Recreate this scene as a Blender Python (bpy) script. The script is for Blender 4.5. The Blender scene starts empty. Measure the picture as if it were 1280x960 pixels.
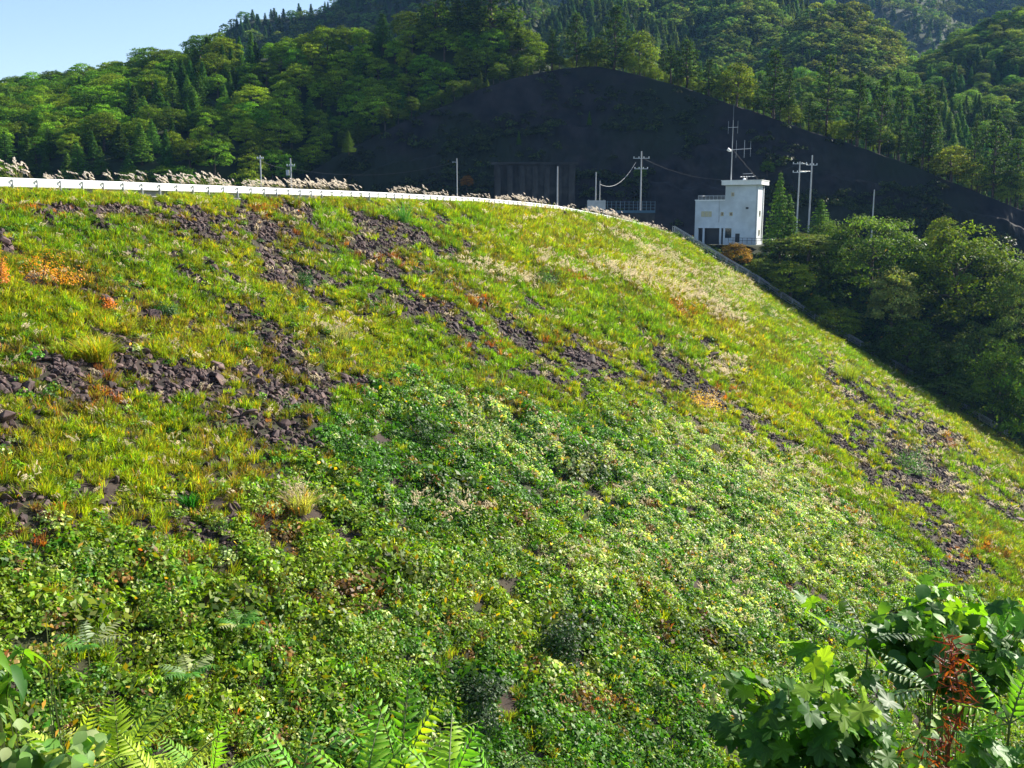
import bpy, math, random
import numpy as np
from mathutils import Matrix, Vector, Euler
rs = np.random.RandomState(7)
random.seed(7)
D = bpy.data
SC = bpy.context.scene
COL = SC.collection
R = math.radians

# ------------------------------------------------------------------ camera
F_PX = 1200.0                       # focal length in pixels of a 1280 wide frame
PITCH = R(9.9)
cam_d = D.cameras.new('camera')
cam_d.sensor_width = 36.0
cam_d.lens = F_PX / 1280.0 * 36.0
cam_d.clip_start = 0.1
cam_d.clip_end = 20000
cam = D.objects.new('camera', cam_d)
COL.objects.link(cam)
cam.location = (0, 0, 0)
cam.rotation_euler = (math.pi / 2 - PITCH, 0, 0)
SC.camera = cam

# ------------------------------------------------------------------ light
SUN_AZ = R(56)      # from the viewing direction (+Y) towards the right (+X)
SUN_EL = R(32)
sun_dir = np.array([math.sin(SUN_AZ) * math.cos(SUN_EL), math.cos(SUN_AZ) * math.cos(SUN_EL), math.sin(SUN_EL)])
sl = D.lights.new('sun', 'SUN')
sl.energy = 5.0
sl.angle = R(0.5)
sl.color = (1.0, 0.94, 0.82)
sun = D.objects.new('sun', sl)
COL.objects.link(sun)
sun.rotation_euler = Vector(-sun_dir).to_track_quat('-Z', 'Y').to_euler()
sun.location = (60, 40, 80)
w = D.worlds.new('World')
SC.world = w
w.use_nodes = True
wn = w.node_tree.nodes
bg = wn['Background']
sky = wn.new('ShaderNodeTexSky')
sky.sky_type = 'NISHITA'
sky.sun_disc = False
sky.sun_elevation = SUN_EL
sky.sun_rotation = SUN_AZ
sky.altitude = 600
sky.air_density = 1.0
sky.dust_density = 1.0
sky.ozone_density = 1.0
w.node_tree.links.new(sky.outputs[0], bg.inputs[0])
bg.inputs[1].default_value = 0.085
SC.view_settings.view_transform = 'Standard'
SC.view_settings.look = 'None'
SC.view_settings.exposure = 1.32
SC.view_settings.gamma = 1.0
SC.render.engine = 'CYCLES'
SC.cycles.max_bounces = 6
SC.cycles.diffuse_bounces = 3
SC.cycles.glossy_bounces = 2
SC.cycles.transmission_bounces = 3
SC.cycles.volume_bounces = 0
SC.cycles.use_denoising = True

# ------------------------------------------------------------------ photo geometry -> world geometry
CP, SP = math.cos(PITCH), math.sin(PITCH)
def ray(px, py):
    x = (px - 640) / F_PX
    y = (480 - py) / F_PX
    return np.array([x, CP + y * SP, -SP + y * CP])
def at(px, py, Y):
    d = ray(px, py)
    return d * (Y / d[1])
def proj(P):
    P = np.asarray(P, float)
    X, Y, Z = P[..., 0], P[..., 1], P[..., 2]
    dep = Y * CP - Z * SP
    up = Y * SP + Z * CP
    dd = np.maximum(dep, 0.01)
    return 640 + F_PX * X / dd, 480 - F_PX * up / dd, dep

# ------------------------------------------------------------------ noise
def _hash(i, j, s):
    n = (i * 374761393 + j * 668265263 + s * 974634777) & 0xffffffff
    n = ((n ^ (n >> 13)) * 1274126177) & 0xffffffff
    n = n ^ (n >> 16)
    return (n & 0xffff) / 65535.0
def vnoise(x, y, s=0):
    x = np.asarray(x, float); y = np.asarray(y, float)
    i = np.floor(x).astype(np.int64); j = np.floor(y).astype(np.int64)
    fx = x - i; fy = y - j
    fx = fx * fx * (3 - 2 * fx); fy = fy * fy * (3 - 2 * fy)
    a = _hash(i, j, s); b = _hash(i + 1, j, s); c = _hash(i, j + 1, s); d = _hash(i + 1, j + 1, s)
    return (a * (1 - fx) + b * fx) * (1 - fy) + (c * (1 - fx) + d * fx) * fy
def fbm(x, y, s=0, o=4):
    t = 0; a = .5
    for k in range(o):
        t = t + a * (vnoise(x * 2 ** k + 17.3 * k, y * 2 ** k - 9.1 * k, s + k) - .5)
        a *= .5
    return t * 2      # about -1..1
def sstep(a, b, x):
    t = np.clip((x - a) / (b - a), 0, 1)
    return t * t * (3 - 2 * t)

# ------------------------------------------------------------------ mesh helpers
def fast_mesh(name, V, Fs, mats=(), mi=None, vc=None, smooth=False):
    """V Nx3, Fs: one MxK array or a list of them; vc per-face colour (M x 3)"""
    if not isinstance(Fs, (list, tuple)): Fs = [Fs]
    Fs = [np.asarray(f, np.int32) for f in Fs if len(f)]
    me = D.meshes.new(name)
    V = np.asarray(V, np.float32)
    me.vertices.add(len(V)); me.vertices.foreach_set('co', V.ravel())
    tot = sum(f.size for f in Fs); npoly = sum(len(f) for f in Fs)
    me.loops.add(tot); me.polygons.add(npoly)
    me.loops.foreach_set('vertex_index', np.concatenate([f.ravel() for f in Fs]))
    sizes = np.concatenate([np.full(len(f), f.shape[1], np.int32) for f in Fs])
    starts = np.concatenate([[0], np.cumsum(sizes)[:-1]]).astype(np.int32)
    me.polygons.foreach_set('loop_start', starts)
    for m in mats: me.materials.append(m)
    if mi is not None: me.polygons.foreach_set('material_index', np.asarray(mi, np.int32))
    if vc is not None:
        a = me.attributes.new('vc', 'FLOAT_COLOR', 'FACE')
        c = np.ones((npoly, 4), np.float32); c[:, :3] = vc
        a.data.foreach_set('color', c.ravel())
    me.update(calc_edges=True)
    if smooth: me.polygons.foreach_set('use_smooth', np.ones(npoly, bool))
    return me

class MB:
    """collects shapes for one mesh"""
    def __init__(s): s.v = []; s.f = []
    def add(s, vs, fs):
        o = len(s.v); s.v += [tuple(map(float, p)) for p in vs]; s.f += [tuple(i + o for i in f) for f in fs]; return s
    def box(s, x0, x1, y0, y1, z0, z1, M=None):
        vs = [Vector(p) for p in ((x0,y0,z0),(x1,y0,z0),(x1,y1,z0),(x0,y1,z0),(x0,y0,z1),(x1,y0,z1),(x1,y1,z1),(x0,y1,z1))]
        if M is not None: vs = [M @ p for p in vs]
        return s.add(vs, [(0,3,2,1),(4,5,6,7),(0,1,5,4),(1,2,6,5),(2,3,7,6),(3,0,4,7)])
    def tube(s, pts, rad, n=6, cap=True):
        pts = [Vector(p) for p in pts]
        rad = rad if hasattr(rad, '__len__') else [rad] * len(pts)
        vs = []; fs = []
        for k, p in enumerate(pts):
            t = (pts[min(k + 1, len(pts) - 1)] - pts[max(k - 1, 0)]).normalized()
            a = t.cross(Vector((0, 0, 1)))
            if a.length < .1: a = t.cross(Vector((1, 0, 0)))
            a.normalize(); b = t.cross(a)
            for j in range(n):
                q = 2 * math.pi * j / n
                vs.append(p + (a * math.cos(q) + b * math.sin(q)) * rad[k])
        for k in range(len(pts) - 1):
            for j in range(n):
                fs.append((k*n+j, k*n+(j+1)%n, (k+1)*n+(j+1)%n, (k+1)*n+j))
        if cap:
            fs.append(tuple(range(n))[::-1]); fs.append(tuple((len(pts)-1)*n+j for j in range(n)))
        return s.add(vs, fs)
    def mesh(s, name, mat=None, smooth=False):
        me = D.meshes.new(name); me.from_pydata(s.v, [], s.f)
        if mat: me.materials.append(mat)
        if smooth: me.polygons.foreach_set('use_smooth', [True] * len(me.polygons))
        me.update(); return me
    def build(s, name, mat=None, parent=None, smooth=False):
        return link(name, s.mesh(name, mat, smooth), parent)

def link(name, me, parent=None, loc=None, rot=None, scl=None):
    o = D.objects.new(name, me); COL.objects.link(o)
    if parent is not None: o.parent = parent
    if loc is not None: o.location = loc
    if rot is not None: o.rotation_euler = rot
    if scl is not None: o.scale = scl if hasattr(scl, '__len__') else (scl,) * 3
    return o
def tag(o, label, cat, group=None, kind=None):
    o['label'] = label
    if cat: o['category'] = cat
    if group: o['group'] = group
    if kind: o['kind'] = kind
    return o
def struct(o, label=None):
    o['kind'] = 'structure'
    if label: o['label'] = label
    return o
def thing(name, loc, label, cat, group=None, rz=0):
    return tag(link(name, None, loc=loc, rot=(0, 0, rz)), label, cat, group)

# ------------------------------------------------------------------ materials
def newmat(name):
    m = D.materials.new(name); m.use_nodes = True
    return m, m.node_tree.nodes, m.node_tree.links
def pbsdf(m): return m.node_tree.nodes['Principled BSDF']
def noise_mat(name, c1, c2, scale, rough=.85, c3=None, bump=.3, bscale=None, detail=6, spec=.3):
    m, n, l = newmat(name)
    p = pbsdf(m)
    tc = n.new('ShaderNodeTexCoord')
    a = n.new('ShaderNodeTexNoise'); a.inputs['Scale'].default_value = scale; a.inputs['Detail'].default_value = detail
    l.new(tc.outputs['Object'], a.inputs['Vector'])
    r = n.new('ShaderNodeValToRGB'); r.color_ramp.elements[0].position = .35; r.color_ramp.elements[1].position = .65
    r.color_ramp.elements[0].color = (*c1, 1); r.color_ramp.elements[1].color = (*c2, 1)
    l.new(a.outputs[0], r.inputs[0])
    src = r.outputs[0]
    if c3 is not None:
        b = n.new('ShaderNodeTexNoise'); b.inputs['Scale'].default_value = scale * .17; b.inputs['Detail'].default_value = 4
        l.new(tc.outputs['Object'], b.inputs['Vector'])
        r2 = n.new('ShaderNodeValToRGB'); r2.color_ramp.elements[0].position = .45; r2.color_ramp.elements[1].position = .62
        l.new(b.outputs[0], r2.inputs[0])
        mx = n.new('ShaderNodeMixRGB'); l.new(r2.outputs[0], mx.inputs[0]); l.new(src, mx.inputs[1]); mx.inputs[2].default_value = (*c3, 1)
        src = mx.outputs[0]
    l.new(src, p.inputs['Base Color'])
    p.inputs['Roughness'].default_value = rough
    p.inputs['Specular IOR Level'].default_value = spec
    if bump:
        c = n.new('ShaderNodeTexNoise'); c.inputs['Scale'].default_value = bscale or scale * 4; c.inputs['Detail'].default_value = 8
        l.new(tc.outputs['Object'], c.inputs['Vector'])
        bp = n.new('ShaderNodeBump'); bp.inputs['Strength'].default_value = bump
        l.new(c.outputs[0], bp.inputs['Height']); l.new(bp.outputs[0], p.inputs['Normal'])
    return m
def leaf_mat(name, trans=.4, rough=.45, spec=.5, tcol=(1.25, 1.3, .55)):
    """tint (per instance or per object) times vc (per face) ; part of the light passes through"""
    m, n, l = newmat(name)
    p = pbsdf(m); out = n['Material Output']
    t = n.new('ShaderNodeAttribute'); t.attribute_type = 'INSTANCER'; t.attribute_name = 'tint'
    v = n.new('ShaderNodeAttribute'); v.attribute_type = 'GEOMETRY'; v.attribute_name = 'vc'
    mx = n.new('ShaderNodeMixRGB'); mx.blend_type = 'MULTIPLY'; mx.inputs[0].default_value = 1
    l.new(t.outputs['Color'], mx.inputs[1]); l.new(v.outputs['Color'], mx.inputs[2])
    l.new(mx.outputs[0], p.inputs['Base Color'])
    p.inputs['Roughness'].default_value = rough
    p.inputs['Specular IOR Level'].default_value = spec
    tr = n.new('ShaderNodeBsdfTranslucent')
    m2 = n.new('ShaderNodeMixRGB'); m2.blend_type = 'MULTIPLY'; m2.inputs[0].default_value = 1
    l.new(mx.outputs[0], m2.inputs[1]); m2.inputs[2].default_value = (*tcol, 1)
    l.new(m2.outputs[0], tr.inputs[0])
    s = n.new('ShaderNodeMixShader'); s.inputs[0].default_value = trans
    l.new(p.outputs[0], s.inputs[1]); l.new(tr.outputs[0], s.inputs[2]); l.new(s.outputs[0], out.inputs[0])
    return m
def flat_mat(name, c, rough=.6, metal=0, spec=.4):
    m = noise_mat(name, tuple(x * .85 for x in c), c, 3.0, rough, bump=.05, spec=spec)
    pbsdf(m).inputs['Metallic'].default_value = metal
    return m

M = {}
M['leaf'] = leaf_mat('tree_leaf', .34, .7, .08, (1.3, 1.3, .4))
M['herb'] = leaf_mat('herb_leaf', .42, .5, .35, (1.2, 1.4, .35))
M['blade'] = leaf_mat('grass_blade', .5, .5, .3, (1.1, 1.3, .4))
M['vine'] = leaf_mat('vine_leaf', .46, .48, .28, (1.5, 1.5, .3))
M['plume'] = leaf_mat('plume', .5, .8, .1, (1.05, 1.0, .95))
M['bark'] = noise_mat('bark', (.05, .035, .025), (.12, .09, .07), 3, .9)
M['rock'] = noise_mat('rubble_stone', (.035, .026, .026), (.125, .092, .086), 1.2, .8, c3=(.085, .052, .046), bump=.6, bscale=5, spec=.35)
M['slope'] = noise_mat('slope_soil', (.022, .017, .015), (.06, .042, .034), .6, .95, c3=(.035, .04, .015), bump=.8, bscale=2.5)
M['forestfloor'] = noise_mat('forest_floor', (.012, .022, .008), (.03, .045, .014), .08, .95, bump=0)
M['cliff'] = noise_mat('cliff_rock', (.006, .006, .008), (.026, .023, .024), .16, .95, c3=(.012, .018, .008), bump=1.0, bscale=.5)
M['asphalt'] = noise_mat('asphalt', (.045, .045, .047), (.065, .065, .066), 2, .9)
M['concrete'] = noise_mat('concrete', (.34, .33, .31), (.46, .45, .42), 1.5, .85, c3=(.28, .27, .25))
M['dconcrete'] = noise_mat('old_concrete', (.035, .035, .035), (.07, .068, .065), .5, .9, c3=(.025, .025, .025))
M['white'] = noise_mat('white_paint', (.74, .74, .73), (.84, .84, .83), 1.2, .45, bump=.05)
M['wall'] = noise_mat('white_render_wall', (.52, .57, .62), (.62, .67, .71), .6, .8, c3=(.44, .47, .48), bump=.1, bscale=6)
M['stalk'] = flat_mat('green_stalk', (.10, .13, .03), .6)
M['steel'] = flat_mat('galvanised_steel', (.50, .51, .52), .5, .2)
M['dark'] = flat_mat('dark_metal', (.03, .032, .035), .5)
M['bluesteel'] = flat_mat('blue_painted_steel', (.05, .12, .18), .6)
M['pole'] = noise_mat('concrete_pole', (.42, .42, .41), (.52, .51, .5), .8, .8)
M['glass'] = flat_mat('window_glass', (.02, .03, .04), .08, 0, .8)
M['frame'] = flat_mat('window_frame', (.55, .5, .32), .5)
M['water'] = flat_mat('reservoir_water', (.01, .03, .03), .05, 0, .6)
M['soil'] = noise_mat('terrace_soil', (.03, .03, .018), (.055, .055, .03), .3, .95, c3=(.02, .035, .01))

# ------------------------------------------------------------------ leaf geometry (numpy)
def unit(a): return a / np.maximum(np.linalg.norm(a, axis=-1, keepdims=True), 1e-9)
def leaf_quads(C, N, L, W, rng, updir=None, bend=0.0):
    """rhombus leaves: centres C, normals N, lengths L, widths W"""
    n = len(C); N = unit(N)
    r = rng.normal(size=(n, 3)) if updir is None else updir
    A = unit(r - (r * N).sum(1, keepdims=True) * N)
    B = np.cross(N, A)
    L = np.broadcast_to(L, (n,))[:, None]; W = np.broadcast_to(W, (n,))[:, None]
    v = np.stack([C - A * L * .5, C + B * W * .5 + A * L * .05 - N * L * bend, C + A * L * .5, C - B * W * .5 + A * L * .05 - N * L * bend], 1)
    return v.reshape(-1, 3), np.arange(4 * n).reshape(n, 4)
def vary(n, rng, lo=.6, hi=1.35, brown=.0):
    b = rng.uniform(lo, hi, n)
    c = np.stack([b * rng.uniform(.8, 1.25, n), b, b * rng.uniform(.7, 1.2, n)], 1)
    k = rng.rand(n) < brown
    c[k] = c[k] * np.array([1.8, .8, .8])
    return c
def join(parts):
    """parts: list of (V, F, vc, mi) -> arrays; faces are quads"""
    V = []; Fq = []; vc = []; mi = []; o = 0
    for v, f, c, m in parts:
        V.append(v); Fq.append(np.asarray(f) + o); vc.append(c); mi.append(np.full(len(f), m)); o += len(v)
    return np.concatenate(V), np.concatenate(Fq), np.concatenate(vc), np.concatenate(mi)
def tube_np(pts, rad, n=5):
    mb = MB(); mb.tube(pts, rad, n, cap=False)
    return np.array(mb.v), np.array(mb.f)

# every tree is built 10 m tall, base at the origin
def limbs(rng, h, n, spread, z0=.35, lean=.05):
    parts = []; tips = []
    lx, ly = rng.normal(size=2) * lean * h
    P = [(0, 0, -.4), (lx * .2, ly * .2, h * .25), (lx * .6, ly * .6, h * .55), (lx, ly, h * .85)]
    parts.append(tube_np(P, [.30, .24, .17, .05], 6))
    for k in range(n):
        a = 2.4 * k + rng.rand(); z = h * (z0 + .4 * k / n)
        b = Vector((lx * z / h, ly * z / h, z))
        L = spread * (1 - .35 * k / n) * rng.uniform(.7, 1.0)
        e = b + Vector((math.cos(a) * L, math.sin(a) * L, L * rng.uniform(.35, .7)))
        mid = (b + e) / 2 + Vector((0, 0, -.15 * L))
        parts.append(tube_np([b, mid, e], [.13, .08, .03], 4)); tips.append(e)
    return parts, tips
def tree_broad(seed, nclump=34, nleaf=130, ls=.42, rx=4.2, zc=6.0, rz=3.6, flat=.6, up=.5):
    rng = np.random.RandomState(seed)
    T, tips = limbs(rng, 10, 8, rx * .75)
    cl = []
    for k in range(nclump):
        th = 2.39996 * k + rng.rand() * .6; u = (k + .5) / nclump
        zz = 1 - 1.55 * u; rr = math.sqrt(max(0, 1 - zz * zz)); s = rng.uniform(.72, 1.02)
        cl.append((rx * rr * math.cos(th) * s, rx * rr * math.sin(th) * s, zc + rz * zz * s + (.0)))
    cl = np.array(cl); rad = rng.uniform(.8, 1.55, nclump)
    d = unit(rng.normal(size=(nclump, nleaf, 3))); d[..., 2] = np.abs(d[..., 2]) * .9 - .25 * (rng.rand(nclump, nleaf) < .4)
    rr = rng.uniform(.55, 1.08, (nclump, nleaf, 1))
    C = cl[:, None] + d * rr * rad[:, None, None] * np.array([1.15, 1.15, flat])
    C = C.reshape(-1, 3)
    N = d.reshape(-1, 3) * .7 + np.array([0, 0, up]) + rng.normal(size=C.shape) * .55
    V, Fq = leaf_quads(C, N, rng.uniform(.7, 1.3, len(C)) * ls, rng.uniform(.7, 1.2, len(C)) * ls * .62, rng)
    vcl = np.repeat(rng.uniform(.55, 1.4, nclump), nleaf)[:, None]
    return T, (V, Fq, vary(len(Fq), rng) * vcl)
def tree_pine(seed, ntier=11, crown0=.26, spread=3.0, dens=64, ls=.34):
    """red pine: bare lower trunk, separate flat needle plates on level boughs"""
    rng = np.random.RandomState(seed)
    lx, ly = rng.normal(size=2) * .35
    ax = lambda z: np.array([lx * (z / 10) ** 2 + .15 * math.sin(z * .9 + seed), ly * (z / 10) ** 2, z])
    T = [tube_np([ax(z) for z in (-.3, 2, 4, 6, 8, 9.6)], [.26, .22, .18, .14, .09, .03], 6)]
    C = []; N = []; tc = []
    for k in range(ntier):
        z = 10 * (crown0 + (1 - crown0) * (k + .3) / ntier)
        L0 = spread * (1 - (k / ntier) ** 1.6 * .8)
        nb = rng.randint(3, 6)
        a0 = rng.rand() * 6.28
        for j in range(nb):
            a = a0 + 6.283 * j / nb + rng.normal() * .25; L = L0 * rng.uniform(.55, 1.1)
            b = ax(z); dr = np.array([math.cos(a), math.sin(a), rng.uniform(-.05, .28)])
            e = b + dr * L
            T.append(tube_np([b, (b + e) / 2 + np.array([0, 0, .1]), e], [.07, .045, .02], 3))
            m = int(dens * L / spread) + 10
            t = rng.uniform(.35, 1.08, m)[:, None]
            side = np.array([-dr[1], dr[0], 0])
            wv = rng.normal(size=(m, 1)) * .30 * L * (.4 + t * .5)
            c = b + dr * L * t + side * wv + np.stack([np.zeros(m), np.zeros(m), rng.normal(size=m) * .11 + .12], 1)
            C.append(c); N.append(np.tile(np.array([0, 0, 1.0]), (m, 1)) + rng.normal(size=(m, 3)) * .5)
            tc.append(np.full(m, rng.uniform(.75, 1.25)))
    m = 70; C.append(ax(9.6) + rng.normal(size=(m, 3)) * np.array([.45, .45, .4])); N.append(rng.normal(size=(m, 3)) + np.array([0, 0, 1.])); tc.append(np.ones(m))
    C = np.concatenate(C); N = np.concatenate(N); tc = np.concatenate(tc)[:, None]
    V, Fq = leaf_quads(C, N, rng.uniform(.8, 1.5, len(C)) * ls * 1.3, rng.uniform(.6, 1.1, len(C)) * ls * .75, rng)
    return T, (V, Fq, vary(len(Fq), rng, .65, 1.3) * tc)
def tree_conifer(seed, spread=2.3, ntier=20, z0=.8, dens=34, ls=.36, droop=.25):
    """cedar or larch: a ragged cone of drooping sprays"""
    rng = np.random.RandomState(seed)
    T = [tube_np([(0, 0, -.3), (.05, 0, 5), (0, 0, 10)], [.22, .13, .02], 5)]
    C = []; N = []; tc = []
    for k in range(ntier):
        z = z0 + (9.8 - z0) * (k + .2) / ntier
        L0 = spread * (1 - ((z - z0) / (10 - z0)) ** 1.15) + .12
        nb = 7
        for j in range(nb):
            a = 2.4 * k + 6.283 * j / nb + rng.normal() * .2; L = L0 * rng.uniform(.65, 1.15)
            m = int(dens * L / spread) + 6
            t = rng.uniform(.15, 1.05, m)
            dr = np.array([math.cos(a), math.sin(a), 0])
            side = np.array([-dr[1], dr[0], 0])
            c = np.array([0, 0, z]) + dr * (L * t)[:, None] + side * (rng.normal(size=(m, 1)) * .16 * L) + np.stack([np.zeros(m), np.zeros(m), -droop * L * t * t + .12 * t + rng.normal(size=m) * .08], 1)
            C.append(c); N.append(dr * .5 + np.array([0, 0, .8]) + rng.normal(size=(m, 3)) * .5); tc.append(np.full(m, rng.uniform(.75, 1.2)))
    C = np.concatenate(C); N = np.concatenate(N); tc = np.concatenate(tc)[:, None]
    V, Fq = leaf_quads(C, N, rng.uniform(.8, 1.5, len(C)) * ls * 1.2, rng.uniform(.6, 1.1, len(C)) * ls * .6, rng)
    return T, (V, Fq, vary(len(Fq), rng, .65, 1.3) * tc)

def tree_meshes(name, T, L):
    tv, tf, tcv, tm = join([(v, f, np.ones((len(f), 3)), 0) for v, f in T])
    trunk = fast_mesh(name + '_trunk', tv, tf, [M['bark']], vc=tcv)
    crown = fast_mesh(name + '_crown', L[0], L[1], [M['leaf']], vc=L[2])
    return trunk, crown
def tree_single(name, T, L):
    V, Fq, vc, mi = join([(v, f, np.ones((len(f), 3)), 0) for v, f in T] + [(L[0], L[1], L[2], 1)])
    return fast_mesh(name, V, Fq, [M['bark'], M['leaf']], mi=mi, vc=vc)

BROAD = [tree_broad(11, 44, 120, rx=4.0, zc=5.2, rz=4.3, flat=.8), tree_broad(12, 40, 120, rx=3.6, zc=5.2, rz=4.4, flat=.9), tree_broad(13, 50, 110, rx=4.5, zc=5.0, rz=4.2, flat=.75), tree_broad(14, 36, 130, rx=3.1, zc=5.0, rz=4.6, flat=.9)]
BIG = [tree_broad(21, 80, 130, ls=.30, rx=5.0, zc=5.4, rz=4.4, flat=.6, up=.8), tree_broad(22, 74, 130, ls=.30, rx=4.5, zc=5.0, rz=4.7, flat=.65, up=.8)]
PINE = [tree_pine(31), tree_pine(32, 10, .32, 2.7), tree_pine(33, 13, .16, 3.2), tree_pine(34, 11, .2, 2.4)]
CONI = [tree_conifer(41), tree_conifer(42, 2.0), tree_conifer(43, 2.9, 18, droop=.1), tree_conifer(44, 1.7)]
BROAD_M = [tree_meshes('broadleaf_tree', *t) for t in BROAD]
BIG_M = [tree_meshes('big_tree', *t) for t in BIG]
PINE_M = [tree_meshes('pine_tree', *t) for t in PINE]
CONI_M = [tree_meshes('conifer_tree', *t) for t in CONI]

def collection(name, meshes):
    c = D.collections.new(name)          # a library, not linked to the scene
    for k, me in enumerate(meshes):
        o = D.objects.new('%s_%02d' % (name, k), me); c.objects.link(o)
    return c

# ------------------------------------------------------------------ geometry-node scatter of the uncountable stuff
def scatter(name, coll, P, rot, scl, idx, tint, label, cat=None):
    P = np.asarray(P, np.float32)
    me = D.meshes.new(name); me.vertices.add(len(P)); me.vertices.foreach_set('co', P.ravel())
    def attr(n, t, key, a): me.attributes.new(n, t, 'POINT').data.foreach_set(key, np.asarray(a).ravel())
    attr('rot', 'FLOAT_VECTOR', 'vector', np.asarray(rot, np.float32))
    s = np.asarray(scl, np.float32)
    if s.ndim == 1: s = np.repeat(s[:, None], 3, 1)
    attr('scl', 'FLOAT_VECTOR', 'vector', s)
    attr('idx', 'INT', 'value', np.asarray(idx, np.int32))
    t = np.ones((len(P), 4), np.float32); t[:, :3] = tint
    attr('tint', 'FLOAT_COLOR', 'color', t)
    me.update()
    o = link(name, me)
    ng = D.node_groups.new(name, 'GeometryNodeTree')
    ng.interface.new_socket(name='Geometry', in_out='INPUT', socket_type='NodeSocketGeometry')
    ng.interface.new_socket(name='Geometry', in_out='OUTPUT', socket_type='NodeSocketGeometry')
    n, l = ng.nodes, ng.links
    gi = n.new('NodeGroupInput'); go = n.new('NodeGroupOutput')
    iop = n.new('GeometryNodeInstanceOnPoints')
    ci = n.new('GeometryNodeCollectionInfo'); ci.inputs['Collection'].default_value = coll
    ci.inputs['Separate Children'].default_value = True; ci.inputs['Reset Children'].default_value = True
    def na(nm, t):
        a = n.new('GeometryNodeInputNamedAttribute'); a.data_type = t; a.inputs[0].default_value = nm
        return [x for x in a.outputs if x.enabled][0]
    l.new(gi.outputs[0], iop.inputs['Points']); l.new(ci.outputs[0], iop.inputs['Instance'])
    iop.inputs['Pick Instance'].default_value = True
    l.new(na('idx', 'INT'), iop.inputs['Instance Index'])
    er = n.new('FunctionNodeEulerToRotation'); l.new(na('rot', 'FLOAT_VECTOR'), er.inputs[0]); l.new(er.outputs[0], iop.inputs['Rotation'])
    l.new(na('scl', 'FLOAT_VECTOR'), iop.inputs['Scale'])
    l.new(iop.outputs[0], go.inputs[0])
    md = o.modifiers.new('scatter', 'NODES'); md.node_group = ng
    tag(o, label, cat, kind='stuff')
    return o

# ------------------------------------------------------------------ the dam: crest line and downstream face
CD = unit(np.array([.35, .94])); DD = np.array([CD[1], -CD[0]])      # along the crest; downhill
C0 = np.array([-33.0, 62.0])
SLOPE = .585
_prof = [(-600, 236), (-300, 238), (0, 243), (160, 245.5), (320, 249), (480, 252.5), (600, 257), (660, 261), (700, 265), (760, 275.5), (800, 284), (840, 296)]
_t = []; _z = []
for px, py in _prof:
    d = ray(px, py)
    s = (C0[0] * CD[1] - C0[1] * CD[0]) / (d[0] * CD[1] - d[1] * CD[0])
    p = d * s
    _t.append((p[:2] - C0) @ CD); _z.append(p[2])
T1 = _t[-1]
_t = np.array(_t); _z = np.array(_z)
def zc(t): return np.interp(t, _t, _z)
def face_z(t, s, bumps=True):
    z = zc(t) - SLOPE * s
    z = z + 1.2 * fbm(t / 30, s / 22, 3, 3) * sstep(0, 12, s)
    if bumps: z = z + (.75 * fbm(t / 5, s / 5, 5, 4) + .45 * fbm(t / 1.9, s / 1.9, 6, 2)) * sstep(0, 5, s)
    return z
def face_pt(t, s, bumps=True):
    t = np.asarray(t, float); s = np.asarray(s, float)
    return np.stack([C0[0] + CD[0] * t + DD[0] * s, C0[1] + CD[1] * t + DD[1] * s, face_z(t, s, bumps)], -1)
def hit_face(px, py):
    """where the line of sight through a photo pixel meets the face -> (t, s)"""
    d = ray(px, py); lo, hi = 5.0, 600.0
    for _ in range(50):
        m = (lo + hi) / 2; p = d * m; q = p[:2] - C0
        t = q @ CD; s = q @ DD
        if p[2] < face_z(t, s, False) if s > 0 else True: hi = m
        else: lo = m
    return t, s

def grid_mesh(name, P, mat, smooth=True):
    nu, nv = P.shape[:2]
    I = np.arange(nu * nv).reshape(nu, nv)
    Fq = np.stack([I[:-1, :-1], I[1:, :-1], I[1:, 1:], I[:-1, 1:]], -1).reshape(-1, 4)
    return fast_mesh(name, P.reshape(-1, 3), Fq, [mat], smooth=smooth)

tt = np.concatenate([np.linspace(-75, 90, 331), np.linspace(90.6, T1, 200)])
ss = np.linspace(0, 125, 300)
TT, SS = np.meshgrid(tt, ss, indexing='ij')
dam = struct(link('dam_slope', grid_mesh('dam_slope', face_pt(TT, SS), M['slope'])), 'rockfill embankment slope overgrown with grass and creepers')

# crest road, its upstream side and the end of the dam towards the far abutment
def off(t, s, z): return np.array([C0[0] + CD[0] * t + DD[0] * s, C0[1] + CD[1] * t + DD[1] * s, z])
ct = np.linspace(-75, T1 + 25, 120)
rows = []
for t in ct:
    z = zc(t); rows.append([off(t, 0, z), off(t, -1.0, z + .02), off(t, -8.5, z + .05), off(t, -9.5, z), off(t, -45, z - 20)])
struct(link('crest_ground', grid_mesh('crest_ground', np.array(rows), M['soil'], False)))
rows = np.array([[off(t, -1.8, zc(t) + .07), off(t, -8.2, zc(t) + .07)] for t in ct])
struct(link('road', grid_mesh('road', rows, M['asphalt'], False)))
m = MB()
for a, b in zip(ct[:-1], ct[1:]):
    if b > T1: break
    p = [off(a, -.75, zc(a)), off(b, -.75, zc(b)), off(b, -1.0, zc(b)), off(a, -1.0, zc(a))]
    q = [x + np.array([0, 0, .44]) for x in p]
    m.add(list(p) + list(q), [(0, 3, 2, 1), (4, 5, 6, 7), (0, 1, 5, 4), (1, 2, 6, 5), (2, 3, 7, 6), (3, 0, 4, 7)])
struct(m.build('kerb', M['concrete']), 'pale concrete kerb under the guardrail')

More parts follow.
